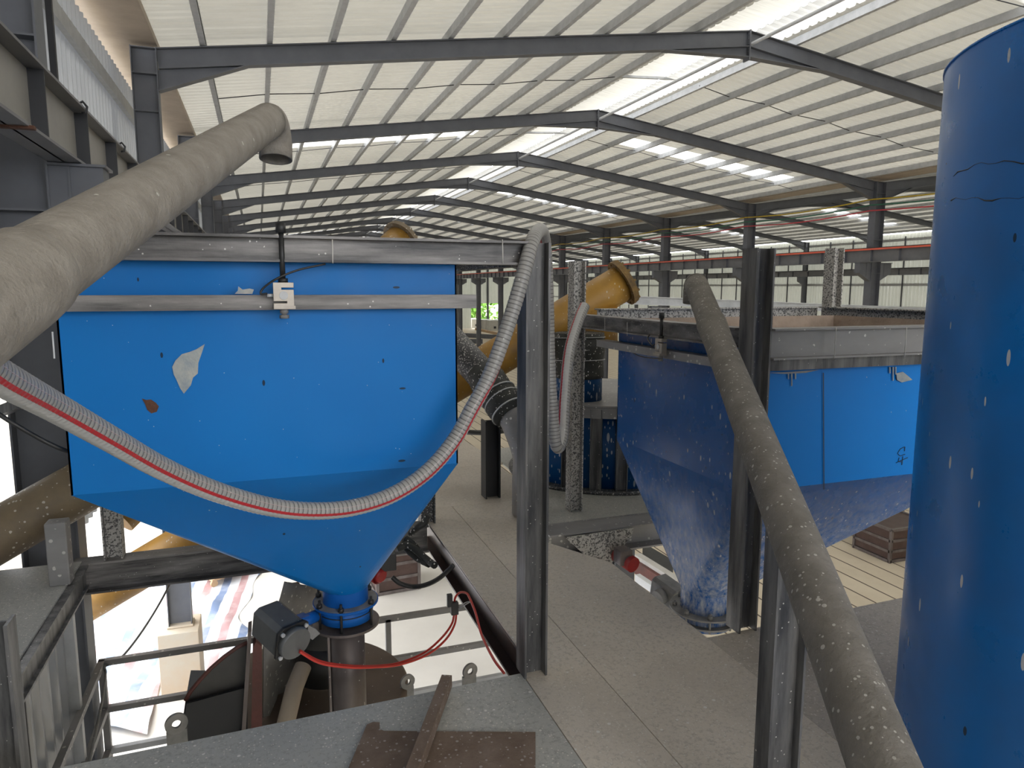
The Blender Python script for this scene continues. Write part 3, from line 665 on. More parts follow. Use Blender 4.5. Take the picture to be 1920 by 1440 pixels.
# load cells
def load_cell(label, c, ax, top, s=1.0):
    """S-shaped load cell, centre c, facing direction ax (unit x axis of its face)"""
    t = thing('load_cell', label, 'load cell', (c[0], c[1], c[2]-.06), 'load cells'); c = Vector(c); ax = Vector(ax); nr = ax.cross(Vector((0, 0, 1)))
    def blk(mb, x0, x1, z0, z1, d0, d1): return mb.poly([c+ax*x+Vector((0, 0, z))+nr*d0 for x, z in ((x0, z0), (x1, z0), (x1, z1), (x0, z1))], nr*(d1-d0))
    w, h, d = .033*s, .043*s, .016*s; b = MB()
    # outline of the S body with its two slots
    P = [(-w, -h), (w, -h), (w, h*.45), (-.3*w+.1*w, h*.45), (-.3*w+.1*w, h*.6), (w, h*.6), (w, h), (-w, h), (-w, -h*.45), (.3*w, -h*.45), (.3*w, -h*.6), (-w, -h*.6)]
    b.poly([c+ax*x+Vector((0, 0, z))+nr*(-d) for x, z in P], nr*(2*d)); bd_ = b.build('body', 'cellsteel', t, bevel=.001)
    MB().cyl(c+nr*(d-.001), c+nr*(d+.004), .014*s).build('cover_disc', 'zinc', bd_, 'silver round cover')
    MB().cyl(c+Vector((0, 0, h)), Vector((c.x, c.y, top)), .009*s, n=12).build('threaded_rod', 'plastic', t)
    MB().cyl(c+Vector((0, 0, h)), c+Vector((0, 0, h+.014*s)), .016*s, n=6).build('nut', 'plastic', t); MB().cyl(Vector((c.x, c.y, top-.012)), (c.x, c.y, top+.02), .016*s, n=6).build('nut', 'plastic', t)
    MB().cyl(c-Vector((0, 0, h+.035*s)), c-Vector((0, 0, h)), .009*s, n=12).cyl(c-Vector((0, 0, h+.018*s)), c-Vector((0, 0, h+.0)), .014*s, n=6).cyl(c-Vector((0, 0, h+.034*s)), c-Vector((0, 0, h+.022*s)), .016*s, n=6).build('hanger_bolt', 'motor_light', t)
    blk(MB(), -w*1.0, w*1.1, -h*1.05, -h*.8, -d, d+.012).build('bracket_plate', 'cellsteel', t)
    MB().cyl(c-ax*w*1.0, c-ax*w*1.6, .006*s, n=10).build('cable_gland', 'zinc', t)
    return t
L1 = at(532, 554, Y=2.5)
load_cell('metal load cell hanging in the middle of the left hopper front', (L1.x, 2.52, L1.z), (1, 0, 0), .19)
tag(MB().tube(catmull([L1+Vector((-.053, .01, .006)), at(489, 551, Y=2.5), at(494, 540, Y=2.5), at(520, 522, Y=2.49), at(560, 506, Y=2.5), at(610, 495, Y=2.52)], 6), .0035, 8).build('sensor_cable', 'plastic'), 'thin black cable from the left load cell up to the beam', 'cable')
L2 = at(1236, 650, X=1.99)
load_cell('small grey load cell on the left side beam of the right hopper', (2.0, L2.y, L2.z), (0, -1, 0), -.15)
tag(MB().tube(catmull([L2+Vector((0, .05, .01)), at(1223, 648, X=1.98), at(1214, 635, X=2.0), at(1218, 628, X=2.02)], 6), .004, 8).build('sensor_cable', 'plastic'), 'thin black cable curling beside the right load cell', 'cable')
tag(MB().tube(catmull([at(1180, 657, X=2.05), at(1200, 668, X=2.04), at(1230, 672, X=2.03), at(1250, 670, X=2.04)], 6), .003, 8).build('sensor_cable', 'plastic'), 'thin black cable sagging below the right load cell', 'cable')

# ================================================================ PIPES
def cpath(P): return [at(x, y, Y=Y) for x, y, Y in P]
def depth_pt(px, py, z):   # camera-axis depth
    d = _R*((px-960)/FPX) + _U*(-(py-720)/FPX) + _F; return d*z
def between(a, b, n): return [a.lerp(b, i/n) for i in range(n+1)]
# pipe 1
A = depth_pt(-170, 655, .80); B = depth_pt(504, 226, 2.72)
A = A-(B-A).normalized()*1.0
t = thing('feed_pipe', 'thick cement-coated pipe slanting across the upper left, ending in a bent elbow', 'pipe', (A.x, A.y, A.z))
d = (B-A).normalized(); r1 = .064
el = [B+(-d)*.0]; 
def elbow(p, d, R, ang, down=Vector((0, 0, -1)), n=8):
    """arc leaving p along d and bending towards down"""
    nrm = (down-d*down.dot(d)).normalized(); out = []
    for i in range(1, n+1):
        a = ang*i/n; out.append(p+d*R*math.sin(a)+nrm*R*(1-math.cos(a)))
    return out, (d*math.cos(ang)+nrm*math.sin(ang))
bend, dd = elbow(B, d, .085, math.radians(120))
MB().tube(between(A, B, 40), r1, 32).build('barrel', 'pipe', t)
bb = MB().tube([B]+bend+[bend[-1]+dd*.03], r1, 32, caps=False); o = bb.build('elbow', 'pipe', t); s = o.modifiers.new('wall', 'SOLIDIFY'); s.thickness = .006; s.offset = -1
C1 = depth_pt(18, 545, 1.02)
k = (C1-A).dot(d); MB().tube([A+d*(k-.30), A+d*(k-.02), A+d*(k+.03), A+d*(k+.05)], [r1*1.14, r1*1.14, r1*1.10, r1*1.0], 32, caps=False).build('coupling_sleeve', 'pipe', t)
# pipe 2
A2 = depth_pt(1720, 1600, 1.02); B2 = depth_pt(1306, 535, 3.45)
d = (B2-A2).normalized(); r2 = .056
t = thing('feed_pipe', 'thick splashed pipe slanting up in front of the right hopper', 'pipe', tuple(A2))
MB().tube(between(A2, B2, 40), r2, 32).build('barrel', 'pipe2', t)
bend, dd = elbow(B2, d, .07, math.radians(100), Vector((.45, .8, -1)).normalized()); bend2 = [B2]+bend+[bend[-1]+dd*.03]
o = MB().tube(bend2, r2, 32, caps=False).build('elbow', 'pipe2', t); s = o.modifiers.new('wall', 'SOLIDIFY'); s.thickness = .006; s.offset = -1
C2 = depth_pt(1352, 612, 3.0); k = (C2-A2).dot(d)
MB().tube([A2+d*(k-.25), A2+d*(k-.02), A2+d*k], [r2*1.0, r2*1.10, r2*1.0], 32, caps=False).build('weld_collar', 'pipe2', t)

# corrugated suction hose
def hose(name, label, path, r, step=.0036, ribs=.0165, twist=lambda u: 0):
    P = resample(catmull(path, 30), step); n = 24; m = MB()
    rad = []; rib = []
    for i in range(len(P)):
        ph = (i*step/ribs) % 1; h = .5+.5*math.cos(2*math.pi*ph); rad.append(r*(1+.05*(h-.5))); rib.append(1-max(0, 1-abs(ph-.5)*5))
    # frame fixed by gravity so that the stripe stays on one side
    o = 0; ang = []; rb = []
    for i, p in enumerate(P):
        d = (P[min(i+1, len(P)-1)]-P[max(i-1, 0)]).normalized()
        if i == 0:
            x = d.cross(Vector((0, 0, 1))).normalized()
        x = (x-d*x.dot(d)).normalized(); y = d.cross(x)
        sp_ = math.radians(twist(i/len(P)))
        for k in range(n):
            a = 2*math.pi*k/n+sp_; m.v.append(p+(x*math.cos(a)+y*math.sin(a))*rad[i]); ang.append(k/n if k/n <= .5 else 1-k/n+0); rb.append(rib[i])
    ang = [((j % n)/n) for j in range(len(m.v))]
    for i in range(len(P)-1):
        for k in range(n): m.f.append((i*n+k, i*n+(k+1) % n, (i+1)*n+(k+1) % n, (i+1)*n+k)); m.sm.append(True)
    m.f.append(tuple(range(n-1, -1, -1))); m.f.append(tuple((len(P)-1)*n+k for k in range(n))); m.sm += [False]*2
    m.at = {'ang': ang, 'rib': rb}
    return tag(m.build(name, 'hose'), label, 'hose')
HP = [(-330, 545, .78), (-200, 600, .87), (-70, 662, .98), (0, 707, 1.10), (100, 762, 1.32), (200, 819, 1.52), (300, 876, 1.74), (400, 920, 1.93), (500, 949, 2.10), (580, 958, 2.22), (660, 952, 2.33), (735, 928, 2.43), (800, 885, 2.51), (850, 828, 2.57), (885, 766, 2.58), (915, 710, 2.60), (940, 645, 2.61), (962, 580, 2.62), (981, 515, 2.63), (996, 460, 2.67), (1006, 437, 2.78), (1016, 434, 2.98), (1023, 470, 3.12), (1027, 560, 3.18), (1030, 680, 3.22), (1037, 790, 3.25), (1044, 838, 3.27), (1054, 820, 3.32), (1059, 740, 3.4), (1067, 660, 3.5), (1083, 605, 3.6), (1096, 574, 3.68)]
hose('suction_hose', 'ribbed clear hose with a red stripe drooping across the left hopper', [depth_pt(*q) for q in HP], .0275, twist=lambda u: 0 if u < .46 else min(130, (u-.46)/.08*130) if u < .68 else 290)

# ================================================================ BIG BLUE TANK
tx, ty, tr, tz = 2.38, 1.124, .683, .62
t = thing('blue_tank', 'large dark blue cylindrical tank at the right edge, close to the camera', 'tank', (tx, ty, PZ))
n = 96
MB().cyl((tx, ty, PZ+.004), (tx, ty, tz-.0), tr, n=n, caps=False).build('shell', 'bluetank', t)
m = MB().cyl((tx, ty, tz-.001), (tx, ty, tz+.004), tr+.004, n=n); m.build('top_plate', 'bluetank', t)
for z, ph in ((.30, 0), (.225, 1.3)):
    pts = []
    for k in range(46):
        a = math.radians(150+k*2.2); pts.append((tx+(tr)*math.cos(a), ty+(tr)*math.sin(a), z+.012*math.sin(k*.37+ph)+.004*math.sin(k*1.7)))
    rr = [.0006+.0034*max(0, math.sin(i*.9+ph*2))*abs(math.sin(i*2.3+ph)*math.cos(i*.9)) for i in range(len(pts))]
    MB().tube(pts, rr, 6).build('weld_seam', 'plastic', t, 'scorched dark weld line')
# ================================================================ VALVE AND ACTUATOR UNDER LEFT HOPPER
oc = (.325, 3.27)
t = thing('butterfly_valve', 'blue valve with round flanges under the left hopper outlet', 'valve', (oc[0], oc[1], -1.56))
fl_ = MB().ring((oc[0], oc[1], -1.478), (0, 0, 1), .152, .1, .010, 40).build('upper_flange', 'bluevalve', t, 'dusty blue flange')
MB().ring((oc[0], oc[1], -1.468), (0, 0, 1), .147, .106, .002, 40).build('dust_layer', 'motor_light', fl_, 'grey dust on the flange')
MB().cyl((oc[0], oc[1], -1.55), (oc[0], oc[1], -1.478), .125, n=40).build('body', 'bluevalve', t)
MB().ring((oc[0], oc[1], -1.512), (0, 0, 1), .128, .1, .004, 40).build('gasket', 'dark', t)
for a in (30, 75, 150, 205, 255, 320):
    a = math.radians(a); x, y = oc[0]+.138*math.cos(a), oc[1]+.138*math.sin(a)
    MB().cyl((x, y, -1.57), (x, y, -1.43), .006, n=8).cyl((x, y, -1.468), (x, y, -1.448), .013, n=6).build('bolt', 'plastic', fl_)
MB().cyl((.2, 3.24, -1.51), (.10, 3.17, -1.505), .028, n=16).build('stem_neck', 'bluevalve', t)
mo = thing('valve_actuator', 'dark grey boxy electric actuator at the left of the blue valve', 'actuator', (.05, 3.1, -1.6))
ca = Vector((.02, 3.12, -1.495)); ax = Vector((.50, -.80, -.22)).normalized(); sx = ax.cross(Vector((0, 0, 1))).normalized(); up = sx.cross(ax)
pr = [(a*1.13, b*1.13) for a, b in [(-.062, -.05), (-.05, -.062), (.05, -.062), (.062, -.05), (.062, .05), (.04, .066), (-.04, .066), (-.062, .05)]]
MB().prism(ca-ax*.10, ca+ax*.085, pr, (0, 0, 1)).build('housing', 'motor', mo, bevel=.004)
ep_ = MB().prism(ca+ax*.085, ca+ax*.10, [(a*1.1, b*1.1) for a, b in pr]).build('end_plate', 'plastic', mo, bevel=.003)
MB().cyl(ca+ax*.10, ca+ax*.13, .074, .070, n=32).build('round_cover', 'motor', mo, 'round dark cover')
for sxx in (-1, 1):
    for s2 in (-1, 1): MB().cyl(ca+ax*.10+sx*.058*sxx+up*.058*s2, ca+ax*.112+sx*.058*sxx+up*.058*s2, .009, n=10).build('screw', 'zinc', ep_)
MB().cyl(ca-sx*.06-up*.02-ax*.01, ca-sx*.10-up*.02-ax*.01, .026, n=14).build('handwheel_boss', 'plastic', mo)
MB().bar(ca+sx*.06, Vector((.14, 3.2, -1.51)), .05, .06).build('mount_bracket', 'bluevalve', mo, 'blue mounting bracket')
MB().poly([at(578, 1172, Y=3.15), at(592, 1180, Y=3.15), at(600, 1188, Y=3.15), at(586, 1200, Y=3.15), at(577, 1194, Y=3.15)], (0, .01, 0)).build('name_tag', 'motor_light', mo)
# chute below
t = thing('discharge_pipe', 'dull brown steel pipe standing below the blue valve', 'pipe', (oc[0], oc[1], -2.3))
MB().ring((oc[0], oc[1], -1.585), (0, 0, 1), .155, .08, .012, 40).build('flange', 'steel_dull', t)
MB().cyl((oc[0], oc[1], -2.36), (oc[0], oc[1], -1.585), .083, n=32).build('barrel', 'steel_dull', t)
MB().box((oc[0]-.092, oc[1]-.03, -2.36), (oc[0]-.082, oc[1]+.03, -1.6)).build('seam_strip', 'steel_dull', t)
# red air hoses
rh = [(562, 1222, 3.0), (600, 1243, 3.02), (650, 1251, 3.05), (700, 1251, 3.1), (750, 1246, 3.2), (800, 1228, 3.35), (835, 1200, 3.45), (852, 1172, 3.5), (856, 1148, 3.52)]
hs = tag(MB().tube(catmull(cpath(rh), 10), .006, 10).build('air_hose', 'redhose'), 'red air hose from the actuator to the edge beam, lower one of the pair', 'air hose', 'red air hoses')
rh = [(562, 1220, 3.02), (600, 1240, 3.04), (650, 1248, 3.07), (700, 1249, 3.12), (748, 1243, 3.22), (795, 1224, 3.37), (828, 1196, 3.47), (847, 1170, 3.52), (852, 1148, 3.54)]
tag(MB().tube(catmull(cpath(rh), 10), .006, 10).build('air_hose', 'redhose'), 'red air hose from the actuator to the edge beam, upper one of the pair', 'air hose', 'red air hoses')
tag(MB().tube(catmull(cpath([(853, 1140, 3.52), (853, 1122, 3.5), (862, 1111, 3.45), (874, 1112, 3.38), (880, 1120, 3.33), (892, 1150, 3.2), (903, 1190, 3.05), (925, 1235, 2.85), (945, 1262, 2.72)]), 10), .006, 10).build('air_hose', 'redhose'), 'red air hose arching from the connector and trailing down the edge beam', 'air hose')
t = thing('hose_connector', 'black connector block where the red hoses meet the edge beam', 'connector', tuple(at(850, 1150, Y=3.5)))
c = at(852, 1140, Y=3.5); MB().box(c-Vector((.02, .015, .035)), c+Vector((.02, .015, .035))).build('body', 'plastic', t, bevel=.003)
c2 = at(843, 1124, Y=3.5); MB().box(c2-Vector((.014, .012, .04)), c2+Vector((.014, .012, .03))).build('clip', 'plastic', t, bevel=.003)
MB().tube(catmull([at(862, 1138, Y=3.48), at(872, 1130, Y=3.42), at(882, 1128, Y=3.36), at(872, 1134, Y=3.44), at(860, 1142, Y=3.48)], 6), .003, 6).build('tie_wire', 'zinc', t)
# cables below hopper right side
tag(MB().tube(catmull(cpath([(735, 1082, 4.0), (750, 1094, 3.98), (775, 1100, 3.95), (800, 1096, 3.9), (825, 1083, 3.85), (850, 1060, 3.8)]), 8), .014, 10).build('black_cable', 'plastic'), 'thick black cable looping below the left hopper right side', 'cable')
for i, q in enumerate(([(760, 1010, 4.2), (775, 1022, 4.15), (790, 1040, 4.1), (808, 1055, 4.0), (815, 1060, 3.95)], [(755, 1018, 4.2), (768, 1034, 4.15), (785, 1048, 4.1), (805, 1058, 4.02)], [(770, 1000, 4.25), (782, 990, 4.2), (796, 980, 4.2), (802, 965, 4.2)], [(745, 1030, 4.15), (762, 1022, 4.15), (778, 1030, 4.1), (800, 1050, 4.05)])):
    tag(MB().tube(catmull(cpath(q), 8), .022, 10).build('wrapped_cable', 'rubber'), 'taped black cable bundle beside the left hopper cone, %s strand' % ('upper', 'lower', 'curled back', 'crossing')[i], 'cable', 'taped cable strands')
t = thing('vibrator_motor', 'red vibrator motor clamped on the right side of the left hopper cone', 'motor', tuple(at(712, 1090, Y=3.7)))
c = at(708, 1076, Y=3.75); ax = Vector((.5, -.8, -.2)).normalized()
MB().cyl(c-ax*.12, c+ax*.02, .052, n=24).cyl(c+ax*.02, c+ax*.04, .05, .03, n=24).build('end_cap', 'red', t); MB().cyl(c-ax*.26, c-ax*.12, .045, n=16).build('body', 'plastic', t)
MB().box(at(722, 1052, Y=3.75)-Vector((.03, .03, .05)), at(728, 1052, Y=3.75)+Vector((.04, .03, .05))).build('mount', 'plastic', t, bevel=.004)
t = thing('vibrator_motor', 'red vibrator motor below the speckled gusset at the right hopper', 'motor', tuple(at(1185, 1075, Y=3.9)))
c = at(1184, 1057, Y=3.9); ax = Vector((.25, -.95, -.15)).normalized()
MB().cyl(c-ax*.14, c+ax*.02, .052, n=24).build('end_cap', 'red', t); c = at(1168, 1042, Y=3.95); MB().box(c-Vector((.045, .05, .05)), c+Vector((.045, .05, .05))).build('mount', 'steel_dull', t, bevel=.006)
# right hopper outlet
oc = (2.36, 3.3)
t = thing('butterfly_valve', 'splashed blue valve with double flanges under the right hopper', 'valve', (oc[0], oc[1], -1.95))
for z, r in ((-1.84, .20), (-1.90, .185)): MB().ring((oc[0], oc[1], z), (0, 0, 1), r, .13, .010, 40).build('flange', 'motor_light', t)
MB().cyl((oc[0], oc[1], -1.93), (oc[0], oc[1], -1.84), .15, n=36).build('body', 'blue2', t)
for a in range(0, 360, 45):
    a = math.radians(a+20); x, y = oc[0]+.172*math.cos(a), oc[1]+.172*math.sin(a)
    MB().cyl((x, y, -1.915), (x, y, -1.80), .007, n=8).cyl((x, y, -1.83), (x, y, -1.808), .015, n=6).build('bolt', 'motor_light', t)
a = thing('valve_actuator', 'light grey dusty actuator box behind the right hopper cone', 'actuator', (2.3, 3.75, -2.0))
c = at(1250, 1108, Y=3.75); MB().prism(c+Vector((0, .1, 0)), c+Vector((.04, -.1, -.03)), [(x*1.0, y*1.0) for x, y in pr]).build('housing', 'motor_light', a, bevel=.006)
MB().cyl(c+Vector((-.05, -.03, -.01)), c+Vector((-.09, -.04, -.02)), .05, n=20).build('cover', 'motor_light', a)
# ================================================================ YELLOW AUGERS
def auger(label, a, b, r, mat, flange=True, inlet=None, fmat='flange_brown', cap=None):
    a = Vector(a); b = Vector(b); d = (b-a).normalized()
    t = thing('screw_conveyor', label, 'screw conveyor', tuple(a), 'ochre screw conveyors')
    MB().tube(between(a, b, 20), r, 36).build('tube', mat, t)
    if flange:
        fl = MB().ring(b-d*.02, d, r*1.30, r*.9, .03, 40).ring(b+d*.012, d, r*1.27, r*.85, .02, 40).build('end_flange', fmat, t)
        m = MB(); x = d.cross(Vector((0, 0, 1))).normalized(); y = x.cross(d)
        for k in range(12):
            q = b+(x*math.cos(k*math.pi/6)+y*math.sin(k*math.pi/6))*r*1.16; MB().cyl(q-d*.03, q+d*.05, .011, n=6).build('bolt', fmat, fl)
        if cap:
            MB().cyl(b+d*.005, b+d*.02, r*.92, n=32).build('end_cover', 'motor_light', t); MB().ring(b+d*.02, d, r*.32, r*.2, .02).build('bearing_ring', 'bluevalve', t, 'blue bearing ring'); MB().cyl(b+d*.02, b+d*.05, r*.14).build('shaft_end', 'zinc', t)
    if inlet: MB().cyl(inlet[0], inlet[1], inlet[2], n=32).build('outlet_spout', mat, t)
    return t
Yb = 6.0
e0 = depth_pt(1168, 530, 6.1); s0 = depth_pt(150, 1135, 5.6)
auger('yellow-ochre screw conveyor rising from lower left to a flanged end beside the splashed post', s0, e0, .158, 'yellow', True, (depth_pt(1122, 575, 6.05), depth_pt(1124, 640, 6.15), .16))
auger('far ochre screw conveyor whose grey capped end peeks over the left hopper beam', depth_pt(215, 968, 5.2), depth_pt(752, 449, 7.4), .16, 'yellow', True, None, 'yellow_dirty', True)
auger('brown dusty screw conveyor at the left edge resting on the stub post', depth_pt(-120, 1071, 3.9), depth_pt(168, 905, 4.25), .155, 'yellow_dirty', False)
# ================================================================ BLACK DUST PIPE + MIXER HOUSING behind
t = thing('dust_pipe', 'black splashed pipe with rubber sleeve and steel elbow behind the middle post', 'pipe', (1.8, 4.9, PZ))
pa = depth_pt(800, 590, 5.7); pb = depth_pt(915, 715, 5.2); pc = depth_pt(968, 790, 5.0); pd = depth_pt(990, 850, 4.95); pe = Vector((pd.x, pd.y, PZ+.02))
MB().tube(between(pa, pb, 6), .118, 28).build('barrel', 'hspeck', t)
MB().tube([pb-(pc-pb)*.25, pb, pb.lerp(pc, .3), pb.lerp(pc, .6), pb.lerp(pc, .9)], [.120, .138, .132, .142, .128], 28).build('rubber_sleeve', 'rubber', t)
for q in (.35, .5, .75): MB().ring(pb.lerp(pc, q), (pc-pb), .143, .12, .008).build('strap', 'zinc', t)
MB().tube(catmull([pb.lerp(pc, .85), pc, pd, Vector((pd.x, pd.y, pd.z-.2))], 6)+[pe], .112, 28).build('elbow', 'hgrey', t)
MB().ibeam((1.62, 5.05, PZ), (1.62, 5.05, -1.0), .12, .12, up=(1, 0, 0)).build('stand', 'dark', t)
t = thing('mixer_housing', 'dark blue round mixer housing with black uprights behind the splashed post', 'mixer', (2.75, 5.35, PZ))
MB().cyl((2.85, 5.55, PZ+.03), (2.85, 5.55, -.92), .78, n=56).build('shell', 'bluedrum', t)
MB().cyl((2.85, 5.55, PZ+.001), (2.85, 5.55, PZ+.03), .86, n=56).build('base_ring', 'hspeck', t)
MB().cyl((2.85, 5.55, -.92), (2.85, 5.55, -.90), .84, n=56).ring((2.85, 5.55, -1.0), (0, 0, 1), .84, .78, .08, 56).build('lid', 'hgrey', t)
for a in (200, 222, 238, 252, 270, 292):
    a = math.radians(a); x, y = 2.85+.81*math.cos(a), 5.55+.81*math.sin(a)
    MB().ibeam((x, y, PZ+.03), (x, y, -.93), .07, .09, .006, .008, (-math.sin(a), math.cos(a), 0)).build('upright', 'hpost', t)
t = thing('dust_drum', 'blue drum wrapped in torn black rubber on top of the mixer housing', 'drum', (2.42, 5.2, -.9))
MB().cyl((2.42, 5.2, -.90), (2.42, 5.2, -.42), .19, n=32).build('drum', 'bluedrum', t)
MB().tube([(2.42, 5.2, -.72), (2.42, 5.2, -.69), (2.42, 5.2, -.58), (2.42, 5.2, -.5), (2.42, 5.2, -.36)], [.197, .204, .198, .21, .2], 32).build('rubber_wrap', 'rubber', t)
for z in (-.4, -.58): MB().ring((2.42, 5.2, z), (0, .05, 1), .211, .19, .005).build('tie_wire', 'zinc', t)
# cross rail behind right hopper
beam('cross_rail', tuple(at(1165, 562, Y=9.0)), tuple(at(1760, 585, Y=9.0)), .12, .12, 'zinc', 'pale galvanised rail crossing behind the right hopper', 'rail')
beam('cross_rail_post', tuple(at(1225, 574, Y=9.1)), tuple(at(1225, 660, Y=9.1)), .1, .1, 'frame', 'short grey post under the pale rail', 'post', up=(0, 1, 0))
# ================================================================ BELOW: mixer, skip, railing
t = thing('lower_mixer', 'brown round mixer under the left hopper with a domed lid', 'mixer', (-.2, 4.05, -3.6))
MB().cyl((.14, 4.1, -3.5), (.14, 4.1, -2.4), .57, n=64).build('pan', 'crate', t)
MB().tube([(.14, 4.1, -2.42), (.14, 4.1, -2.37), (.14, 4.1, -2.35)], [.62, .62, .60], 64).build('lid', 'mixer', t)
for q in ((.79, 4.15), ):
    m = MB(); c = Vector((q[0], q[1], -2.42))
for (px, py, yy) in ((763, 1277, 3.9), (880, 1257, 3.6), (330, 1355, 3.1)):
    c = at(px, py, Y=yy); ax = Vector((.25, -1, .0)).normalized(); m = MB().ring(c, ax, .045, .018, .014, 24)
    m.box(c+Vector((-.04, -.002, -.14)), c+Vector((.04, .012, -.035))); tag(m.build('lifting_lug', 'motor_light'), 'steel lifting lug with a round hole, %s' % ('beside the brown mixer lid' if px == 763 else 'at the foot of the middle post' if px == 880 else 'left of the dark hood'), 'lug', 'lifting lugs')
# hooded skip guide
t = thing('skip_hood', 'dark hood with a curved red rim left of the discharge pipe', 'hood', (-.35, 3.9, -2.8))
Yh = 3.75; arc = [(348, 1312), (358, 1295), (375, 1274), (396, 1252), (420, 1231), (445, 1213), (464, 1204)]
A_ = [at(x, y, Y=Yh) for x, y in arc]; low = [at(464, 1400, Y=Yh), at(340, 1420, Y=Yh)]
for i in range(len(A_)-1): pass
off = Vector((0, .01, 0))
MB().poly(A_+low, (0, .012, 0)).build('back_plate', 'crate_grey', t)
MB().tube([p+Vector((0, -.004, 0)) for p in A_], .011, 8).build('red_rim', 'red_rust', t, 'red curved rim')
MB().poly([at(350, 1316, Y=Yh-.02), at(464, 1285, Y=Yh-.02), at(464, 1420, Y=Yh-.02), at(335, 1420, Y=Yh-.02)], (0, -.02, 0)).build('inner_plate', 'dark', t)
MB().poly([at(348, 1312, Y=Yh), at(378, 1312, Y=Yh), at(372, 1400, Y=Yh), at(335, 1400, Y=Yh)], (0, .3, 0)).build('side_box', 'frame', t)
t = thing('skip_rail', 'upright guide rail with a red face beside the hood', 'rail', tuple(at(475, 1420, Y=3.65)))
MB().poly([at(465, 1186, Y=3.65), at(472, 1183, Y=3.65), at(458, 1420, Y=3.65), at(450, 1420, Y=3.65)], (0, .12, 0)).build('guide_flange', 'steel_dull', t)
MB().poly([at(474, 1215, Y=3.62), at(480, 1204, Y=3.62), at(491, 1212, Y=3.62), at(492, 1420, Y=3.62), at(470, 1420, Y=3.62)], (0, .1, 0)).build('red_face', 'red_rust', t, 'faded red face')
t = thing('skip_chute', 'grey curved chute plate behind the actuator', 'chute', tuple(at(530, 1350, Y=3.9)))
m = MB(); L = [(493, 1212), (505, 1180), (515, 1150), (525, 1120), (533, 1090)]; Rr = [(520, 1345), (556, 1300), (585, 1250), (600, 1190), (606, 1110)]
P = [at(x, y, Y=3.75) for x, y in [(492, 1345)]+L]; Q = [at(x, y, Y=4.15) for x, y in [(518, 1348)]+Rr]
k = len(P); g = [P, [p.lerp(q, .5)+Vector((.03, .08, -.03)) for p, q in zip(P, Q)], Q]
m.add([p for row in g for p in row], [(r*k+i, r*k+i+1, (r+1)*k+i+1, (r+1)*k+i) for r in range(2) for i in range(k-1)], True)
o = m.build('plate', 'hgrey', t); s = o.modifiers.new('w', 'SOLIDIFY'); s.thickness = .008
MB().tube([at(568, 1250, Y=3.7), at(552, 1290, Y=3.6), at(535, 1360, Y=3.5)], .045, 20).build('side_tube', 'tan', t, 'cream tube')
MB().poly([at(548, 1095, Y=4.2), at(560, 1093, Y=4.2), at(600, 1150, Y=4.2), at(596, 1290, Y=4.2), at(556, 1190, Y=4.2)], (0, .02, 0)).build('brown_plate', 'crate', t)
t = tag(MB().cyl(at(610, 1265, Y=3.95), at(610, 1195, Y=3.95), .16, n=28).build('gearbox_drum', 'plastic'), 'black drum on the mixer lid left of the discharge pipe', 'drum')
# railing around the pit
Yr = 5.2
t = thing('pit_railing', 'grey square-tube railing around the mixer pit', 'railing', (.2, Yr, -3.3))
for z in (-2.54, -2.88, -3.19): MB().box((-1.14, Yr-.02, z-.02), (2.2, Yr+.02, z+.02)).build('rail', 'zinc' if z < -3 else 'hgrey', t)
for x in (-1.12, .83, 2.18): MB().box((x-.02, Yr-.02, -3.6), (x+.02, Yr+.02, -2.54)).build('upright', 'hgrey', t)
for z in (-2.54, -2.88, -3.19): MB().box((-1.14, 3.2, z-.02), (-1.10, Yr, z+.02)).build('side_rail', 'hgrey', t)
# corrugated cladding below the lower left deck
o = corr('cladding', 'wall_grey', (-1.2, 2.2, -4.6), (0, 2.42, 0), (0, 0, 2.85), 0, .16, .03, (1, 0, 0)); tag(o, 'grey corrugated cladding below the lower left deck', 'cladding')
tag(MB().ibeam((-1.13, 3.55, -4.6), (-1.13, 3.55, -1.75), .08, .1, up=(0, 1, 0)).build('cladding_post', 'hpost'), 'dark steel post on the corrugated cladding', 'post')
tag(MB().bar((-1.15, 4.62, -4.6), (-1.15, 4.62, -1.75), .06, .05, (0, 1, 0)).build('cladding_corner', 'zinc'), 'pale corner strip at the far end of the corrugated cladding', 'strip')
# thin cables lower left
tag(MB().tube(catmull(cpath([(330, 1072, 6.2), (300, 1130, 6.0), (262, 1190, 5.6), (225, 1235, 5.3), (196, 1250, 5.15), (198, 1262, 5.1), (192, 1310, 4.6), (180, 1370, 4.1), (165, 1440, 3.6)]), 8), .008, 8).build('hanging_cable', 'motor'), 'thin grey cable hanging over the railing corner at lower left', 'cable')
tag(MB().tube(catmull(cpath([(-20, 765, 2.6), (0, 778, 2.6), (35, 800, 2.6), (75, 823, 2.62), (115, 842, 2.64), (150, 852, 2.7)]), 8), .0075, 8).build('black_cable', 'plastic'), 'black cable running behind the ribbed hose to the left hopper', 'cable')
tag(MB().bar(at(-10, 775, Y=4.6), at(38, 757, Y=4.4), .07, .05).build('wall_bracket', 'hpost'), 'dark stub bracket at the left edge below the ribbed hose', 'bracket')
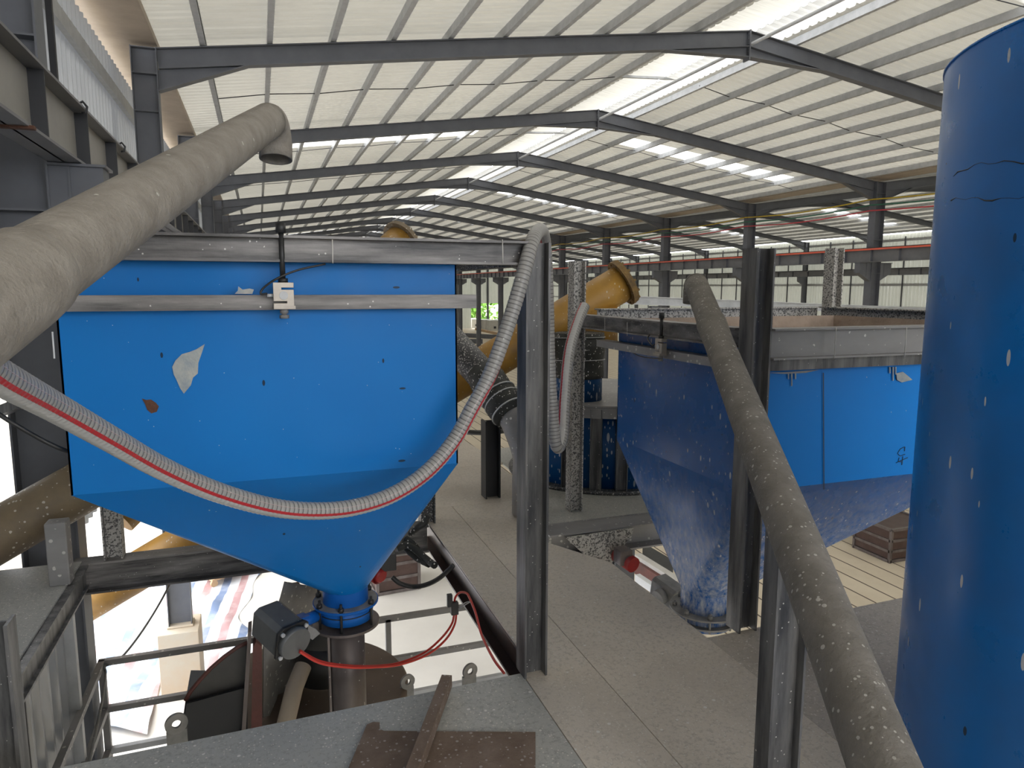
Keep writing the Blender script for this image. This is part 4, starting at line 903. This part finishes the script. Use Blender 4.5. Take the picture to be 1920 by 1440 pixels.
# loose plate and bar in the foreground
pl_ = [(688, 1362), (700, 1357), (712, 1358), (712, 1370), (720, 1374), (1004, 1376), (1004, 1500), (630, 1500), (655, 1440)]
tag(MB().poly([at(x, y, Z=PZ+.002) for x, y in pl_], (0, 0, .008)).build('loose_plate', 'rust_board'), 'rusty brown splattered plate lying on the near deck', 'plate')
b0 = at(838, 1276, Z=PZ+.05); b1 = at(770, 1460, Z=PZ+.05); q = Vector((0, 0, 1))
m = MB(); dv = (b1-b0).normalized(); m.bar(b0, b1, .042, .05); tag(m.build('loose_bar', 'rust_board', bevel=.002), 'rusty square bar lying across the brown plate', 'bar')
# ================================================================ GROUND ITEMS
m = MB(); NX, NY = 40, 64; x0, x1, y0, y1 = -3.9, -.35, 10.2, 16.6; vs = []
def hgt(x, y): return .05+.035*math.sin(3.1*x+1.3*y)+.03*math.sin(5.3*y-2.2*x)+.02*math.sin(9*x+4*y)+.015*math.sin(13*y+3*x)
for j in range(NY+1):
    for i in range(NX+1):
        u, v = i/NX, j/NY; x = x0+(x1-x0)*u; y = y0+(y1-y0)*v
        if u > .8: x += (u-.8)*(1.0*math.sin(v*9)+.4*math.sin(v*23))
        if v > .9: y += (v-.9)*(3*math.sin(u*7))
        if v < .1: y += (.1-v)*4*math.sin(u*6)
        vs.append((x, y, GZ+max(.006, hgt(x, y)*(1-.6*abs(2*u-1)**4))))
m.add(vs, [(j*(NX+1)+i, j*(NX+1)+i+1, (j+1)*(NX+1)+i+1, (j+1)*(NX+1)+i) for j in range(NY) for i in range(NX) if not (vs[j*(NX+1)+i+1][0] > -1.66 and vs[j*(NX+1)+i][0] < -1.0 and vs[(j)*(NX+1)+i][1] < 11.5)], True)
tag(m.build('tarpaulin', 'tarp'), 'crumpled red, white and blue striped tarpaulin on the ground at lower left', 'tarpaulin')
t = thing('hand_trolley', 'small wooden flat trolley with wheels on the ground beyond the tarpaulin', 'trolley', tuple(at(425, 1078, Z=GZ)))
c = at(425, 1072, Z=GZ+.15); a = Vector((.85, .5, 0)).normalized(); b = Vector((-.5, .85, 0)); MB().poly([c+a*.45+b*.28, c+a*.45-b*.28, c-a*.45-b*.28, c-a*.45+b*.28], (0, 0, .04)).build('platform', 'wood', t)
for s1 in (-1, 1):
    for s2 in (-1, 1): q = c+a*.4*s1+b*.24*s2+Vector((0, 0, -.06)); MB().cyl(q-b*.03, q+b*.03, .07).build('wheel', 'wood', t)
MB().tube([c-a*.42+Vector((0, 0, .03)), c-a*.5+Vector((0, 0, .6))], .02, 8).build('handle', 'wood', t)
def crate(label, p, w, d, h, rot):
    t = thing('mould_crate', label, 'crate', tuple(p), 'brown steel mould crates'); t.rotation_euler = (0, 0, rot); o = Vector(p)
    MB().box(o+Vector((-w/2, -d/2, .08)), o+Vector((w/2, d/2, h))).build('panel_box', 'crate', t)
    fr = MB()
    for sx in (-1, 1):
        for sy in (-1, 1): fr.box(o+Vector((sx*w/2-.03, sy*d/2-.03, 0)), o+Vector((sx*w/2+.03, sy*d/2+.03, h)))
    for z in (.04, h*.35, h*.67, h):
        for sy in (-1, 1): fr.box(o+Vector((-w/2, sy*d/2-.03, z-.03)), o+Vector((w/2, sy*d/2+.03, z+.03)))
        for sx in (-1, 1): fr.box(o+Vector((sx*w/2-.03, -d/2, z-.03)), o+Vector((sx*w/2+.03, d/2, z+.03)))
    fr.build('frame_ribs', 'steel_dull', t); return t
crate('brown ribbed crate on the ground under the left hopper beyond the railing', at(745, 1113, Z=GZ)+Vector((0, .5, 0)), .85, .9, .9, .08)
crate('brown ribbed crate on the lined floor, partly hidden by the blue tank', at(1668, 1060, Z=GZ)+Vector((.75, .6, 0)), 1.3, 1.0, .75, 0)
crate('farther brown crate peeking out below the right hopper near the tank', at(1632, 1020, Z=GZ)+Vector((.75, .9, 0)), 1.3, 1.0, .6, 0)
# dark trough on the ground under the right hopper
m = MB().poly([at(x, y, Z=GZ+.9) for x, y in ((1205, 1017), (1262, 1050), (1262, 1130), (1205, 1050))], (0, 0, -.2)); tag(m.build('ground_trough', 'plastic'), 'black trough seen under the right hopper beside the grey leg', 'trough')
tag(MB().bar(at(1195, 1045, Z=-4.2), at(1275, 1095, Z=-4.2), .12, .12).build('ground_rail', 'cream_scrap'), 'pale beam seen under the right hopper', 'beam')
tag(MB().bar(at(1195, 1060, Z=-4.3), at(1275, 1112, Z=-4.3), .16, .2).build('ground_rail', 'red_rust'), 'rusty red beam beside the pale beam under the right hopper', 'beam')
tag(MB().bar(at(1195, 1083, Z=-3.9), at(1280, 1140, Z=-3.9), .08, .1).build('ground_rail', 'white'), 'white rail near the actuator under the right hopper', 'beam')
# far blocks
bi = 0
def block(px, py, w, label):
    c = at(px, py, Z=GZ); h = w*.85; t = thing('mould_block', label, 'block', tuple(c), 'pale blocks stored at the far end'); D_ = w
    MB().box(c+Vector((-w*.45, 0, 0)), c+Vector((w*.45, D_, h))).build('body', 'block', t, bevel=.05)
    MB().box(c+Vector((-w*.1, -.02, h*.2)), c+Vector((w*.1, .0, h*.42))).build('slot', 'dark', t)
for i, (px, py, w) in enumerate(((866, 612, 1.6), (875, 613, 1.6), (884, 614, 1.6), (893, 615, 1.6), (910, 618, 1.7), (919, 619, 1.7), (928, 620, 1.7), (943, 618, 1.7))):
    block(px, py, w, 'distant pale block with a dark slot, %s from the left in its row' % ordn[i])
for i, (a, b) in enumerate((((862, 628), (935, 632)), ((862, 640), (905, 640)))):
    tag(MB().bar(at(*a, Z=GZ+.4), at(*b, Z=GZ+.4), .3, .5).build('steel_stack', 'frame'), 'grey steel beam stack on the distant floor behind the left hopper, %s one' % ('farther', 'nearer')[i], 'beam stack', 'distant beam stacks')
tag(MB().bar(at(893, 617, Z=GZ+.5), at(960, 632, Z=GZ+.5), .35, .3).build('timber_stack', 'wood'), 'pale timber lying on the distant floor behind the ribbed hose', 'timber')
for i, (a, b, z) in enumerate((((1030, 700), (1080, 700), .5), ((1030, 712), (1080, 712), .4), ((1025, 745), (1085, 735), .3), ((1030, 765), (1090, 765), .3), ((865, 805), (950, 805), .0))):
    if i < 4: tag(MB().bar(at(*a, Z=GZ+z), at(*b, Z=GZ+z), 1.2, .35).build('panel_stack', 'wood' if i == 1 else 'cream_scrap'), 'stack of pale panels on the floor between the posts, %s from the back' % ordn[i], 'panel stack', 'pale panel stacks')
tag(MB().tube(catmull([at(862, 809, Z=PZ+.03), at(890, 811, Z=PZ+.03), at(915, 811, Z=PZ+.03), at(945, 808, Z=PZ+.03)], 6), .028, 10).build('black_hose', 'plastic'), 'black hose lying on the far end of the walkway', 'hose')
# outside bits at far left
tag(MB().box((-3.9, 6.5, GZ), (-3.2, 9.5, -1.6)).build('outdoor_container', 'blue2_lit'), 'dark blue container standing outside at the left edge', 'container')
